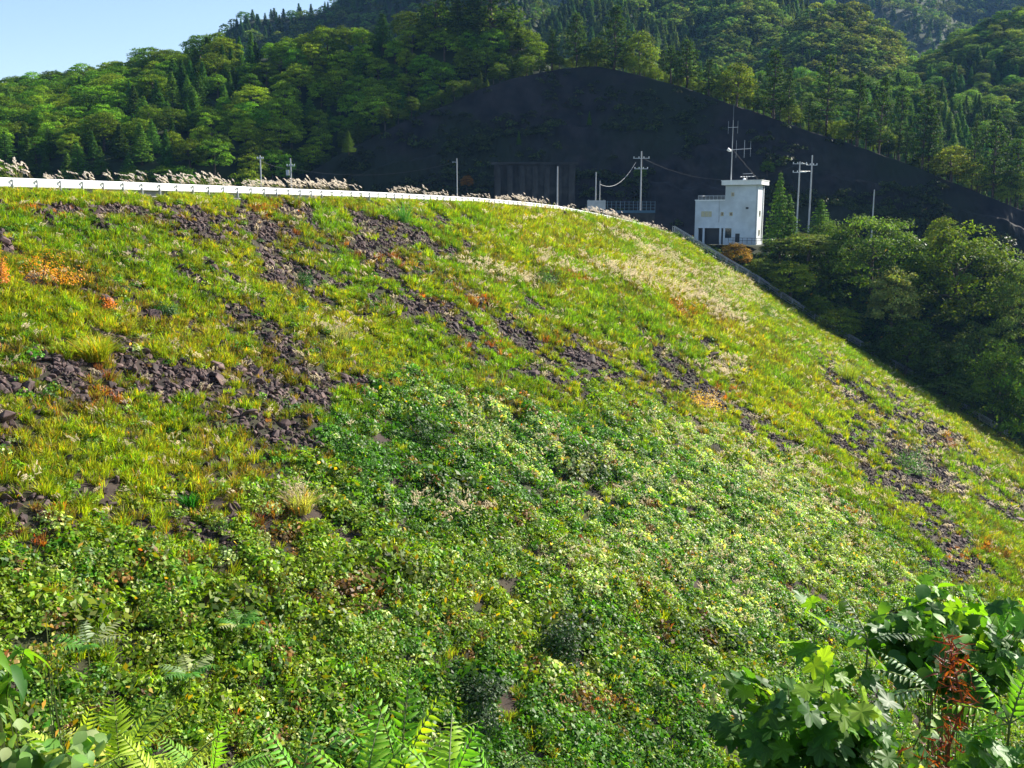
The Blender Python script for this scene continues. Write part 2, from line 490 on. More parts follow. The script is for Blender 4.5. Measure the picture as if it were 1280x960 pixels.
# ------------------------------------------------------------------ terrain layers behind the dam
def layer(name, lines, mat, nu=140, nv=26, amp=3.0, fr=40., back=(1.3, -.35), seed=0):
    """each line: list of (px, py, Y) from the photo; lines[0] is the toe, lines[-1] the ridge"""
    us = np.linspace(0, 1, nu); L = []
    for ln in lines:
        ln = np.array(ln, float)
        px = ln[:, 0]; q = np.linspace(px[0], px[-1], nu)
        pts = np.stack([at(a, np.interp(a, px, ln[:, 1]), np.interp(a, px, ln[:, 2])) for a in q])
        L.append(pts)
    rd = L[-1].copy(); b = rd.copy(); b[:, :2] *= back[0]; b[:, 2] = b[:, 2] + back[1] * (b[:, 1] - rd[:, 1])
    L = np.stack(L, 1)
    kk = np.linspace(0, L.shape[1] - 1, nv); P = np.zeros((nu, nv, 3))
    for j, k in enumerate(kk):
        i = min(int(k), L.shape[1] - 2); f = k - i
        P[:, j] = L[:, i] * (1 - f) + L[:, i + 1] * f
    env = np.sin(np.linspace(0.0, 1, nv) * math.pi) ** .6
    env[-1] = 0.15
    P[..., 2] += amp * fbm(P[..., 0] / fr, P[..., 1] / fr, seed, 5) * env
    if name == 'cliff':      # gullies and broken faces running down the excavated slope
        gu = fbm(P[..., 0] / 5.0, P[..., 2] / 16, 23, 4) * 2.2 + np.abs(fbm(P[..., 0] / 2.2, P[..., 2] / 5, 24, 3)) * 1.4
        P[..., 1] += gu * env
    g = grid_mesh(name, np.concatenate([P, b[:, None]], 1), mat)
    o = struct(link(name, g))
    return P

HB = layer('forest_hill', [
    [(-260, 300, 285), (300, 305, 335), (450, 305, 362), (690, 305, 372)],
    [(-260, 205, 330), (0, 205, 335), (200, 205, 335), (300, 200, 352), (380, 195, 384), (520, 175, 390), (690, 110, 404)],
    [(-260, 165, 400), (0, 160, 400), (200, 135, 395), (400, 105, 412), (520, 90, 412), (690, 92, 416)],
    [(-260, 140, 500), (0, 132, 500), (110, 114, 490), (200, 92, 475), (270, 80, 460), (340, 72, 440), (430, 62, 436), (490, 52, 428), (540, 42, 424), (600, 40, 424), (650, 56, 426), (690, 84, 428)]],
    M['forestfloor'], 180, 40, 5, 45, seed=11)
CL_R = [(350, 236, 368), (400, 208, 372), (440, 184, 376), (500, 154, 380), (560, 130, 384), (600, 112, 388), (640, 98, 392), (700, 86, 397), (745, 83, 400), (800, 94, 392), (850, 108, 386), (900, 125, 380), (950, 142, 375), (1000, 160, 369), (1050, 175, 363), (1100, 192, 358), (1150, 211, 352), (1200, 232, 347), (1240, 248, 342), (1280, 264, 339), (1420, 320, 326)]
def clmix(f, dy=0, dY=0):
    out = []
    for px, py, Y in CL_R:
        ty = 303 + max(0, px - 1050) * .12; tY = np.interp(px, [350, 440, 560, 740, 1000, 1420], [361, 355, 350, 345, 333, 318])
        out.append((px, ty * (1 - f) + py * f + dy, tY * (1 - f) + Y * f + dY))
    return out
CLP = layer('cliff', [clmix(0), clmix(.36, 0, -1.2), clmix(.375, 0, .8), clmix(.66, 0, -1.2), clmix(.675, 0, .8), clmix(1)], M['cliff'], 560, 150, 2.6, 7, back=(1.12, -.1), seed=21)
MF = layer('valley_forest_ground', [
    [(760, 210, 400), (1500, 330, 400)],
    [(760, 120, 520), (860, 100, 520), (940, 112, 520), (1000, 112, 520), (1130, 122, 510), (1200, 140, 500), (1300, 150, 500), (1500, 160, 500)]],
    M['forestfloor'], 100, 20, 3, 50, seed=31)
HD = layer('right_hill', [
    [(1040, 200, 540), (1600, 220, 520)],
    [(1040, 150, 620), (1110, 128, 620), (1200, 110, 600), (1600, 90, 600)],
    [(1040, 140, 700), (1100, 122, 700), (1135, 106, 700), (1165, 84, 690), (1200, 58, 690), (1240, 40, 680), (1290, 26, 680), (1400, -10, 680), (1600, -60, 680)]],
    M['forestfloor'], 100, 24, 9, 60, seed=41)
RA = layer('far_ridge', [
    [(-400, 220, 640), (720, 220, 640)],
    [(-400, 132, 1000), (0, 116, 1000), (60, 112, 1000), (130, 100, 990), (190, 86, 980), (225, 75, 970), (265, 56, 960), (285, 37, 950), (310, 24, 940), (350, 24, 930), (400, 18, 930), (430, 0, 930), (480, -30, 930), (560, -70, 930), (640, -50, 930), (720, 60, 930)]],
    M['forestfloor'], 160, 30, 16, 110, seed=51)
S1 = layer('middle_spur', [
    [(630, 150, 620), (1060, 170, 600)],
    [(630, 110, 700), (670, 62, 760), (690, 30, 790), (715, 0, 820), (760, -25, 860), (830, -45, 900), (900, -50, 920), (980, -20, 900), (1060, 80, 850)]],
    M['forestfloor'], 90, 26, 16, 70, seed=61)
H1 = layer('rounded_hump', [
    [(820, 150, 600), (1010, 160, 600)],
    [(820, 110, 700), (860, 66, 740), (885, 40, 760), (905, 20, 770), (930, 10, 780), (950, 10, 780), (975, 22, 770), (990, 55, 750), (1010, 105, 720)]],
    M['forestfloor'], 60, 22, 7, 50, seed=71)
H2 = layer('pointed_hump', [
    [(930, 160, 590), (1190, 165, 590)],
    [(930, 112, 660), (965, 80, 690), (985, 50, 710), (1005, 26, 720), (1035, 14, 730), (1065, 16, 730), (1095, 34, 720), (1125, 62, 700), (1150, 92, 680), (1190, 118, 660)]],
    M['forestfloor'], 60, 22, 8, 50, seed=81)
BM = layer('back_mountain', [
    [(500, 180, 1050), (1700, 180, 1050)],
    [(500, 60, 1350), (700, 20, 1350), (1060, 10, 1400), (1200, 20, 1400), (1700, 10, 1400)],
    [(500, -140, 1900), (700, -170, 1900), (1200, -120, 1900), (1700, -120, 1900)]],
    M['forestfloor'], 120, 40, 60, 230, seed=91)

# far abutment: terrace with the house, bank dropping to the foot of the dam
ZT = -8.3
def stair_pt(s, k=0.0): # along the edge where the dam meets the far bank
    return np.array([C0[0] + CD[0] * (T1 + k) + DD[0] * s, C0[1] + CD[1] * (T1 + k) + DD[1] * s, zc(T1) - SLOPE * s + 1.2 * float(fbm(T1 / 30, s / 22, 3, 3)) * float(sstep(0, 12, s))])
rows = []
for s in np.linspace(-14, 170, 90):
    sc_ = max(s, 0)
    a = stair_pt(sc_, 0.0) if s >= 0 else off(T1, s, zc(T1) - .3)
    a = a.copy(); a[2] -= .35
    b = off(T1 + 6, s, 0); b[2] = a[2] - .2 if s > 6 else max(a[2] - 1.0, ZT - .5)
    zt = ZT - max(0, s - 75) * .35
    e = off(T1 + 34, s, zt); e2 = off(T1 + 17, s, (b[2] + zt) / 2 - .5)
    if b[2] < zt - 6: pass
    rows.append([a, b, e2, e, off(T1 + 75, s, zt), off(T1 + 120, s + 10, zt + 1)])
AB = np.array(rows)
u = np.linspace(0, 5, 60); ABg = np.zeros((90, 60, 3))
for j, k in enumerate(u):
    i = min(int(k), 4); f = k - i; ABg[:, j] = AB[:, i] * (1 - f) + AB[:, i + 1] * f
ABg[..., 2] += .9 * fbm(ABg[..., 0] / 7, ABg[..., 1] / 7, 15, 3) * (u[None] > .1) * (u[None] < 2.9)
struct(link('abutment_bank', grid_mesh('abutment_bank', ABg, M['soil'])))
def bank_pt(i, j):     # fractional grid coordinates
    i0 = np.clip(i.astype(int), 0, 88); j0 = np.clip(j.astype(int), 0, 58); a = (i - i0)[:, None]; b = (j - j0)[:, None]
    return (ABg[i0, j0] * (1 - a) + ABg[i0 + 1, j0] * a) * (1 - b) + (ABg[i0, j0 + 1] * (1 - a) + ABg[i0 + 1, j0 + 1] * a) * b

# near abutment under the camera
gx, gy = np.meshgrid(np.linspace(-70, 80, 90), np.linspace(-60, 60, 90), indexing='ij')
def near_z(x, y):
    return -1.7 - .80 * np.maximum(y - .5, 0) + .10 * np.minimum(y - .5, 0) * -1 + .5 * fbm(np.asarray(x) / 6, np.asarray(y) / 6, 7, 3) * sstep(2, 6, np.abs(y) + np.abs(x)) - .25 * np.maximum(x, 0)
struct(link('near_bank', grid_mesh('near_bank', np.stack([gx, gy, near_z(gx, gy)], -1), M['soil'])))

# valley floor to the horizon, and the reservoir behind the dam
Z0 = -78.0
m = MB(); m.add([(-9000, -1500, Z0), (9000, -1500, Z0), (9000, 12000, Z0), (-9000, 12000, Z0)], [(0, 1, 2, 3)])
struct(m.build('ground', M['forestfloor']))
wp = [off(-200, -30, 0), off(T1 - 15, -30, 0), off(T1 - 10, -120, 0), np.array([-60, 345, 0]), np.array([-700, 420, 0]), np.array([-700, 20, 0])]
m = MB(); m.add([(p[0], p[1], -14.0) for p in wp], [tuple(range(6))]); struct(m.build('reservoir_water', M['water']))

# ------------------------------------------------------------------ where things grow on the face (photo pixels)
ROCKS = [(60, 268, 50, 9, 5), (180, 268, 120, 12, 5), (230, 262, 70, 10, 5), (110, 290, 50, 14, 35), (160, 315, 45, 10, 40), (200, 320, 35, 9, 30), (265, 335, 60, 9, 35), (250, 360, 60, 10, 38), (300, 290, 40, 7, 10),
         (390, 335, 55, 12, 15), (350, 330, 35, 12, 40), (425, 355, 28, 14, 20), (400, 270, 60, 8, 10), (450, 285, 40, 12, 20), (510, 300, 60, 13, 12), (550, 278, 40, 14, 10), (500, 262, 40, 6, 5), (570, 300, 30, 9, 35), (450, 300, 30, 12, 35),
         (495, 350, 30, 13, 35), (510, 378, 28, 12, 40), (560, 400, 40, 11, 35), (600, 412, 45, 12, 25), (650, 430, 50, 14, 18), (700, 455, 70, 14, 12), (660, 470, 40, 10, 20), (740, 455, 55, 12, 15),
         (830, 440, 45, 16, 18), (880, 440, 35, 14, 15), (815, 465, 30, 10, 20), (800, 415, 40, 8, 20), (690, 392, 40, 8, 15), (770, 470, 40, 12, 20), (850, 480, 50, 12, 20), (860, 455, 40, 14, 10),
         (950, 540, 40, 14, 25), (970, 555, 30, 12, 30), (935, 525, 25, 8, 30), (1050, 470, 35, 12, 40), (1080, 490, 40, 14, 35), (1120, 510, 40, 18, 32), (1150, 530, 40, 14, 30), (1180, 570, 40, 13, 35), (1210, 590, 45, 16, 28), (1240, 610, 40, 12, 25),
         (1190, 600, 30, 12, 30), (1110, 600, 30, 10, 30), (1060, 560, 30, 8, 35), (1175, 660, 22, 14, 50), (1130, 620, 30, 8, 30), (1260, 640, 30, 8, 20), (1090, 545, 30, 8, 30),
         (80, 465, 35, 14, 20), (120, 480, 40, 9, 25), (10, 480, 25, 14, 20), (180, 465, 45, 13, 25), (230, 470, 50, 14, 20), (210, 500, 50, 13, 20), (270, 485, 50, 14, 25), (320, 480, 40, 12, 25), (345, 500, 45, 12, 25), (400, 480, 40, 10, 20), (360, 440, 30, 10, 20), (430, 510, 40, 9, 15), (450, 480, 25, 8, 15),
         (310, 530, 45, 12, 25), (360, 550, 35, 14, 20), (395, 565, 20, 8, 20), (160, 560, 30, 8, 25), (180, 585, 40, 12, 25), (220, 600, 30, 13, 20), (210, 635, 35, 12, 20), (285, 640, 30, 14, 30), (270, 670, 35, 10, 20), (230, 655, 30, 9, 20), (90, 560, 20, 8, 20), (10, 630, 20, 14, 30), (30, 650, 20, 8, 30),
         (10, 310, 20, 14, 20), (8, 530, 14, 26, 0), (30, 690, 25, 8, 10), (1200, 710, 30, 7, 10), (1110, 680, 18, 6, 20), (150, 430, 40, 8, 25), (330, 410, 40, 8, 25), (290, 390, 40, 7, 25), (760, 290, 25, 5, 15), (670, 265, 30, 5, 12), (900, 390, 25, 5, 30)]
REDS = [(95, 265, 40, 8, 0), (350, 262, 60, 12, 8), (330, 280, 50, 8, 20), (470, 322, 40, 9, 15), (440, 300, 20, 10, 30), (130, 495, 35, 22, 60), (850, 388, 30, 9, 15), (1182, 552, 16, 14, 0), (625, 440, 35, 12, 15), (530, 375, 30, 8, 20), (1050, 635, 40, 14, 25), (680, 430, 25, 7, 10), (25, 262, 30, 12, 0), (1215, 690, 40, 16, 0), (185, 650, 20, 14, 0), (640, 250, 40, 7, 0),
        (350, 650, 35, 30, 0), (200, 700, 60, 25, 10), (330, 530, 30, 8, 25), (900, 490, 30, 12, 10), (600, 380, 30, 8, 10), (1000, 520, 30, 10, 30), (60, 640, 40, 20, 10), (720, 350, 25, 6, 20), (30, 680, 30, 15, 0), (440, 745, 40, 18, 10), (740, 880, 70, 18, 10), (100, 900, 60, 20, 0)]
PALE = [(850, 360, 85, 20, 25), (780, 345, 60, 14, 20), (700, 335, 50, 10, 15), (920, 360, 40, 16, 35), (620, 345, 50, 9, 15), (820, 320, 60, 10, 25), (420, 418, 38, 12, 10), (900, 465, 30, 14, 10), (370, 632, 30, 16, 0), (560, 640, 90, 25, 5)]
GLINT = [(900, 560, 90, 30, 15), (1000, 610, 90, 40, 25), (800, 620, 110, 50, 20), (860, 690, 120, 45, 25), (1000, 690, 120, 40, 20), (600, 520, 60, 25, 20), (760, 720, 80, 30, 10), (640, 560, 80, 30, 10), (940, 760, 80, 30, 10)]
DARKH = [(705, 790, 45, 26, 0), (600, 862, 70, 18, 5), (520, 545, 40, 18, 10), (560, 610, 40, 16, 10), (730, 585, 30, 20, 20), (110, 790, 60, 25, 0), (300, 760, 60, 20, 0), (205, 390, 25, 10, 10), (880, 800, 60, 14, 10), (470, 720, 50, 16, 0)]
ROCKS = [(a, b, c * (1.5 if a > 1000 else .78 if a < 420 and b > 420 else 1.05), d * (1.6 if a > 1000 else .8 if a < 420 and b > 420 else 1.05), e) for a, b, c, d, e in ROCKS]
CLEAR = [(380, 352, 14, 12, 0), (505, 279, 11, 12, 0), (680, 354, 18, 14, 0), (205, 397, 18, 8, 0), (237, 628, 13, 9, 0), (52, 352, 32, 16, 0), (4, 361, 10, 14, 0), (135, 386, 13, 7, 0), (880, 509, 26, 11, 0), (375, 643, 23, 13, 0), (705, 815, 38, 24, 0), (600, 882, 50, 16, 0), (530, 556, 29, 13, 0), (118, 453, 29, 13, 0), (1188, 511, 19, 10, 0), (1060, 476, 21, 10, 0), (1135, 585, 29, 16, 0), (1182, 558, 12, 9, 0), (960, 396, 14, 10, 0), (420, 424, 27, 7, 0)]
THIN = [(290, 530, 230, 100, 25), (250, 285, 270, 38, 5), (600, 415, 230, 50, 20), (1130, 560, 150, 60, 32), (480, 310, 150, 45, 20), (60, 470, 120, 60, 10), (60, 650, 80, 50, 0), (880, 470, 120, 40, 20), (240, 640, 120, 50, 10)]
def blobs(B, px, py, hard=.6):
    v = np.zeros_like(px)
    for cx, cy, rx, ry, a in B:
        a = math.radians(a); dx = px - cx; dy = py - cy
        u_ = (dx * math.cos(a) + dy * math.sin(a)) / rx; w_ = (-dx * math.sin(a) + dy * math.cos(a)) / ry
        r = u_ * u_ + w_ * w_
        v = np.maximum(v, np.exp(-r * hard))
    return v
LX = [-200, 0, 150, 300, 380, 420, 520, 650, 800, 900, 1000, 1100, 1200, 1300, 1500]
LY = [650, 665, 690, 640, 560, 492, 472, 492, 505, 540, 575, 645, 730, 770, 800]
def zones(P):
    px, py, dep = proj(P)
    x, y = P[:, 0], P[:, 1]
    nz = fbm(x / 9, y / 9, 101, 4); n2 = fbm(x / 3.5, y / 3.5, 111, 4); n3 = fbm(x / 22, y / 22, 121, 3)
    n4 = fbm(x / 1.3, y / 1.3, 131, 3)
    rock = .92 * blobs(ROCKS, px, py, .34) + .6 * n2 + .3 * nz + .85 * n4
    rock = rock + .22 * sstep(950, 1080, px) * blobs(ROCKS, px, py, .6)
    rock = sstep(.40, 1.0, rock) * (1 - .55 * sstep(0, 25, py - np.interp(px, LX, LY)) * (px > 420))
    leafy = sstep(-45, 40, py - np.interp(px, LX, LY) + 55 * nz + 40 * n2)
    red = sstep(.45, 1.1, blobs(REDS, px, py, .5) + .5 * n2)
    pale = sstep(.4, .8, blobs(PALE, px, py) + .4 * n2)
    thin = sstep(.45, .95, blobs(THIN, px, py, .5) + .5 * n2 + .7 * n4)
    clear = sstep(.3, .6, blobs(CLEAR, px, py, 1.0))
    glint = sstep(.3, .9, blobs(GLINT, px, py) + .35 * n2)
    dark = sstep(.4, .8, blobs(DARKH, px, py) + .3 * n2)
    return dict(px=px, py=py, dep=dep, nz=nz, n2=n2, n3=n3, rock=rock, leafy=leafy, red=red, pale=pale, glint=glint, dark=dark, thin=thin, clear=clear)

# ------------------------------------------------------------------ herb, grass and rock prototypes
def herb_clump(seed, n=110, ls=.15, r=.55, h=.45, brown=.012):
    rng = np.random.RandomState(seed)
    q = np.sqrt(rng.rand(n)) * r; a = rng.rand(n) * 6.283
    C = np.stack([q * np.cos(a), q * np.sin(a), h * (1 - (q / r) ** 2 * .7) * rng.uniform(.25, 1.1, n)], 1)
    N = np.stack([np.cos(a) * q / r * .8, np.sin(a) * q / r * .8, np.full(n, .7)], 1) + rng.normal(size=(n, 3)) * .5
    V, Fq = leaf_quads(C, N, rng.uniform(.6, 1.3, n) * ls, rng.uniform(.6, 1.1, n) * ls * .75, rng, bend=.08)
    return fast_mesh('herb_clump', V, Fq, [M['herb']], vc=vary(n, rng, .35, 1.6, brown))
def blades(rng, n, h, r, w, lean=.35, droop=.35, z0=0.0):
    """curved three-segment grass blades"""
    a = rng.rand(n) * 6.283; q = np.sqrt(rng.rand(n)) * r
    B = np.stack([q * np.cos(a), q * np.sin(a), np.full(n, z0)], 1)
    dr = rng.rand(n) * 6.283
    d = np.stack([np.cos(dr), np.sin(dr)], 1) * .6 + np.stack([np.cos(a), np.sin(a)], 1) * .7 * (q / r)[:, None]
    L = h * rng.uniform(.5, 1.25, n); ln = lean * rng.uniform(.3, 1.8, n)
    side = np.stack([-np.sin(dr), np.cos(dr), np.zeros(n)], 1)
    V = []
    for f, ww in ((0, .7), (.4, 1), (.75, .7), (1, .08)):
        o = ln * L * f ** 1.6; z = L * (f - droop * f ** 3)
        c = B + np.stack([d[:, 0] * o, d[:, 1] * o, z], 1)
        V.append(c - side * w * ww * .5); V.append(c + side * w * ww * .5)
    V = np.stack(V, 1)          # n x 8 x 3
    base = np.arange(n)[:, None] * 8
    Fq = np.concatenate([base + np.array([0, 1, 3, 2]), base + np.array([2, 3, 5, 4]), base + np.array([4, 5, 7, 6])], 1).reshape(-1, 4)
    return V.reshape(-1, 3), Fq
def grass_tuft(seed, n=46, h=.75, r=.28, w=.045, brown=.05):
    rng = np.random.RandomState(seed)
    V, Fq = blades(rng, n, h, r, w, .55, .3)
    vc = np.repeat(vary(n, rng, .6, 1.4, brown), 3, 0)
    return fast_mesh('grass_tuft', V, Fq, [M['blade']], vc=vc)
def plume_parts(rng, n, h, lean=(-.30, 0.0), r=.35, size=1.0):
    """pampas-like flower heads on thin stalks, all blown one way"""
    V = []; Fq = []; vc = []; o = 0
    for k in range(n):
        a = rng.rand() * 6.283; q = r * math.sqrt(rng.rand()); b = np.array([q * math.cos(a), q * math.sin(a), 0])
        H = h * rng.uniform(.75, 1.12)
        ln = np.array([lean[0], lean[1]]) * H * rng.uniform(.6, 1.4) + rng.normal(size=2) * .12 * H
        top = b + np.array([ln[0], ln[1], H])
        v, f = tube_np([b, b + np.array([ln[0] * .25, ln[1] * .25, H * .5]), top], [.010 * size, .008 * size, .005 * size], 3)
        V.append(v); Fq.append(f + o); o += len(v); vc.append(np.tile([.55, .55, .3], (len(f), 1)))
        m = 16
        tdir = unit(np.array([[ln[0] * 1.8, ln[1] * 1.8, H * .45]]))[0]
        c = top + tdir * np.linspace(-.03, .34, m)[:, None] * size + rng.normal(size=(m, 3)) * .018 * size
        c[:, 2] -= np.linspace(0, 1, m) ** 2 * .07 * size
        v, f = leaf_quads(c, rng.normal(size=(m, 3)), .13 * size, .055 * size, rng, updir=np.tile(tdir, (m, 1)) + rng.normal(size=(m, 3)) * .3)
        V.append(v); Fq.append(f + o); o += len(v); vc.append(np.tile([1., 1., 1.], (m, 1)) * rng.uniform(.8, 1.1, (m, 1)))
    return np.concatenate(V), np.concatenate(Fq), np.concatenate(vc)
def plume_tuft(seed, n=7, h=1.0, size=1.0):
    rng = np.random.RandomState(seed)
    V, Fq, vc = plume_parts(rng, n, h, size=size)
    return fast_mesh('plume_tuft', V, Fq, [M['plume']], vc=vc)
def rock_mesh(seed, k=0):
    rng = np.random.RandomState(seed)
    # an angular block: random cutting planes round a point cloud, as a convex hull
    import bmesh
    bm = bmesh.new()
    pts = unit(rng.normal(size=(15, 3))) * rng.uniform(.7, 1.0, (15, 1)) * np.array([1, rng.uniform(.6, .95), rng.uniform(.45, .75)]) * .5
    for p in pts: bm.verts.new(p)
    r = bmesh.ops.convex_hull(bm, input=bm.verts)
    for v in [v for v in bm.verts if not v.link_faces]: bm.verts.remove(v)
    bmesh.ops.bevel(bm, geom=list(bm.edges), offset=.02, segments=1, affect='EDGES')
    me = D.meshes.new('rock'); bm.to_mesh(me); bm.free(); me.materials.append(M['rock']); me.update(); return me

HERBS = [herb_clump(201 + k) for k in range(5)] + [herb_clump(210 + k, 70, .24, .6, .6, .04) for k in range(3)]      # 0-4 small, 5-7 large leaved
GRASS = [grass_tuft(221 + k) for k in range(5)] + [grass_tuft(230, 60, .5, .4, .03), grass_tuft(231, 40, 1.1, .25, .04)]
PLUMES = [plume_tuft(241 + k, 9, .8, .8) for k in range(3)]
ROCKM = [rock_mesh(251 + k) for k in range(9)]
_n = M['rock'].node_tree.nodes; _l = M['rock'].node_tree.links; _p = _n['Principled BSDF']
_src = _p.inputs['Base Color'].links[0].from_socket
_oi = _n.new('ShaderNodeObjectInfo'); _mr = _n.new('ShaderNodeValToRGB'); _l.new(_oi.outputs['Random'], _mr.inputs[0])
_mr.color_ramp.elements[0].color = (.45, .42, .45, 1); _mr.color_ramp.elements[1].color = (1.9, 1.75, 1.7, 1)
_mx = _n.new('ShaderNodeMixRGB'); _mx.blend_type = 'MULTIPLY'; _mx.inputs[0].default_value = 1
_l.new(_src, _mx.inputs[1]); _l.new(_mr.outputs[0], _mx.inputs[2]); _l.new(_mx.outputs[0], _p.inputs['Base Color'])
lib_veg = collection('veg', HERBS + GRASS + PLUMES)        # 0-7 herbs, 8-14 grass, 15-17 plumes
lib_rock = collection('stones', ROCKM)

# ------------------------------------------------------------------ stones of the embankment
def sample_face(n, near_bias=1.0, tmin=-60, smax=110):
    """random points of the face, denser where it is nearer"""
    t = rs.uniform(tmin, T1 - .5, n * 4); s = rs.uniform(.2, smax, n * 4)
    P = face_pt(t, s); px, py, dep = proj(P)
    ok = (px > -120) & (px < 1400) & (py < 1090) & (dep > 5) & (P[:, 2] > near_z(P[:, 0], P[:, 1]) - .3)
    k = rs.rand(len(t)) < np.clip((55.0 / dep), 0, 1.0) ** near_bias
    P = P[ok & k]; tt_ = t[ok & k]; s_ = s[ok & k]
    return P[:n], tt_[:n], s_[:n]
P, t_, s_ = sample_face(260000, 1.1)
Z = zones(P)
keep = rs.rand(len(P)) < (Z['rock'] * 1.0 + .05 * (1 - Z['leafy']) + .36 * Z['thin'] * (1 - .6 * Z['leafy'])) * (1 - .6 * Z['clear'])
keep &= ~((Z['leafy'] > .5) & (rs.rand(len(P)) < .6))
P = P[keep]; dep = Z['dep'][keep]; rk = Z['rock'][keep]
n = len(P)
size = (.17 + .58 * rs.rand(n) ** 2.8) * (1 + .35 * (dep > 120)) 
size[rs.rand(n) < .02] *= 1.9
rot = np.stack([rs.normal(0, .5, n), rs.normal(0, .5, n) + .5, rs.rand(n) * 6.28], 1)
scl = np.stack([size, size * rs.uniform(.75, 1.15, n), size * rs.uniform(.7, 1.2, n)], 1)
P[:, 2] += size * .10
idx = rs.randint(0, 9, n)
fixed = [(8, 530, 1.5, 1.25), (7, 310, 1.5, 1.0), (215, 598, .9, .8), (212, 640, .9, .9), (355, 563, 1.1, .9), (285, 668, 1.1, .7), (500, 368, 1.6, 1.2), (420, 355, 1.7, 1.4), (365, 443, 1.1, .7), (640, 408, 1.2, .8), (890, 448, 2.4, 1.7), (740, 452, 2.4, 1.4), (1060, 478, 2.8, 2.2), (195, 520, .8, .7), (345, 545, 1., .9), (1120, 608, 2.0, 1.6), (295, 635, .9, .8), (150, 487, .9, .8), (830, 462, 1.8, 1.4)]
order = np.argsort(-size / dep)
nbig = 300 - len(fixed)
pal = [(1, 1), (1.1, .9)]
for i in order[:nbig]:
    link('rock', ROCKM[idx[i]], dam, P[i], rot[i], scl[i])
for px, py, a, b in fixed:
    t, s = hit_face(px, py); p = face_pt(t, s); p[2] += b * .12
    link('rock', ROCKM[rs.randint(9)], dam, p, (rs.normal() * .3, rs.normal() * .3 + .3, rs.rand() * 6), (a, a * .8, b))
rest = order[nbig:]
o = scatter('rubble', lib_rock, P[rest], rot[rest], scl[rest], idx[rest], np.ones((len(rest), 3)), 'dark angular rubble between the plants')
o.parent = dam
print('rocks', n)

# ------------------------------------------------------------------ plants of the face
def slope_rot(n, lean=.12):
    # plants lean a little out of the slope
    return np.stack([rs.normal(0, lean, n) , rs.normal(0, lean, n) + .12, rs.rand(n) * 6.283], 1)
P, t_, s_ = sample_face(200000, 1.15)
Z = zones(P); n = len(P)
cov = (1 - .95 * Z['rock']) * (1 - .70 * Z['thin'] * (1 - .6 * Z['leafy'])) * (1 - .78 * Z['clear'])
big = Z['dep']
isleaf = rs.rand(n) < .22 + Z['leafy'] * .70
red = Z['red']; nz = Z['nz']; n2 = Z['n2']; n3 = Z['n3']; pale = Z['pale']; glint = Z['glint']; dark = Z['dark']
r1 = rs.rand(n)
# --- leafy creepers
k = isleaf & (rs.rand(n) < cov)
k &= rs.rand(n) < .08 + .70 * sstep(-.30, .25, fbm(P[:, 0] / 1.5, P[:, 1] / 1.5, 181, 3))
Pk = P[k]; m = len(Pk)
col = np.tile(np.array([.085, .23, .018]), (m, 1))
col *= (1 + .35 * n2[k] + .2 * nz[k])[:, None]
yel = sstep(-.1, .5, nz[k] + rs.normal(size=m) * .25)[:, None]
col = col * (1 - yel) + np.array([.22, .32, .02]) * yel * 1.0
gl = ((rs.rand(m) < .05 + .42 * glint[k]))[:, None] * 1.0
col = col * (1 - gl) + np.array([.46, .55, .22]) * gl  # paler tint for leaf undersides and for glints painted into the colour
br = (rs.rand(m) < .03 + .35 * red[k])[:, None] * 1.0
col = col * (1 - br) + np.array([.26, .15, .05]) * br
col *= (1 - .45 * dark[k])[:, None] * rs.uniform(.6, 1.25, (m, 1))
nearz = big[k] < 62
ix = np.where(rs.rand(m) < .25, rs.randint(5, 8, m), rs.randint(0, 5, m))
sc = rs.uniform(.65, 1.25, m) * (1 + .35 * (big[k] > 110)) * np.where(Z['leafy'][k] > .5, 1, .7) * (1 + .5 * dark[k])
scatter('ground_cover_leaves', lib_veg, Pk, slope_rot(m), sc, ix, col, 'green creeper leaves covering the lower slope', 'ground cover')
print('herb', m)
# --- grass
k = (~isleaf) & (rs.rand(n) < cov * (.45 + .55 * sstep(-.5, .2, fbm(P[:, 0] / 1.6, P[:, 1] / 1.6, 171, 3))))
Pk = P[k]; m = len(Pk)
col = np.tile(np.array([.38, .42, .02]), (m, 1))
g = sstep(-.35, .35, nz[k] + n2[k] * .5 + rs.normal(size=m) * .22)[:, None]
col = col * g + np.array([.20, .34, .02]) * (1 - g)
yb = sstep(.1, .6, n3[k] + .6 * n2[k] + rs.normal(size=m) * .2)[:, None]
col = col * (1 - .5 * yb) + np.array([.46, .38, .05]) * .5 * yb
dn = sstep(.0, .4, n2[k] + .4 * Z['thin'][k] + rs.normal(size=m) * .3)[:, None] * .75
col = col * (1 - dn) + np.where(rs.rand(m, 1) < .5, np.array([.10, .15, .02]), np.array([.24, .15, .05])) * dn
rd = (rs.rand(m) < red[k] * .6)[:, None] * 1.0
col = col * (1 - rd) + np.where(rs.rand(m, 1) < .5, np.array([.44, .17, .03]), np.array([.26, .10, .045])) * rd
col *= rs.uniform(.45, 1.35, (m, 1))
ix = rs.randint(8, 13, m); ix[rs.rand(m) < .2] = 13; ix[(rs.rand(m) < .10)] = 14
far = np.clip(big[k] / 90, .8, 1.7)
sc = rs.uniform(.55, 1.15, m) * far * (1 - .35 * Z['rock'][k])
scatter('grass', lib_veg, Pk, slope_rot(m, .18), sc, ix, col, 'yellow green grass growing over the rubble slope', 'grass')
print('grass', m)
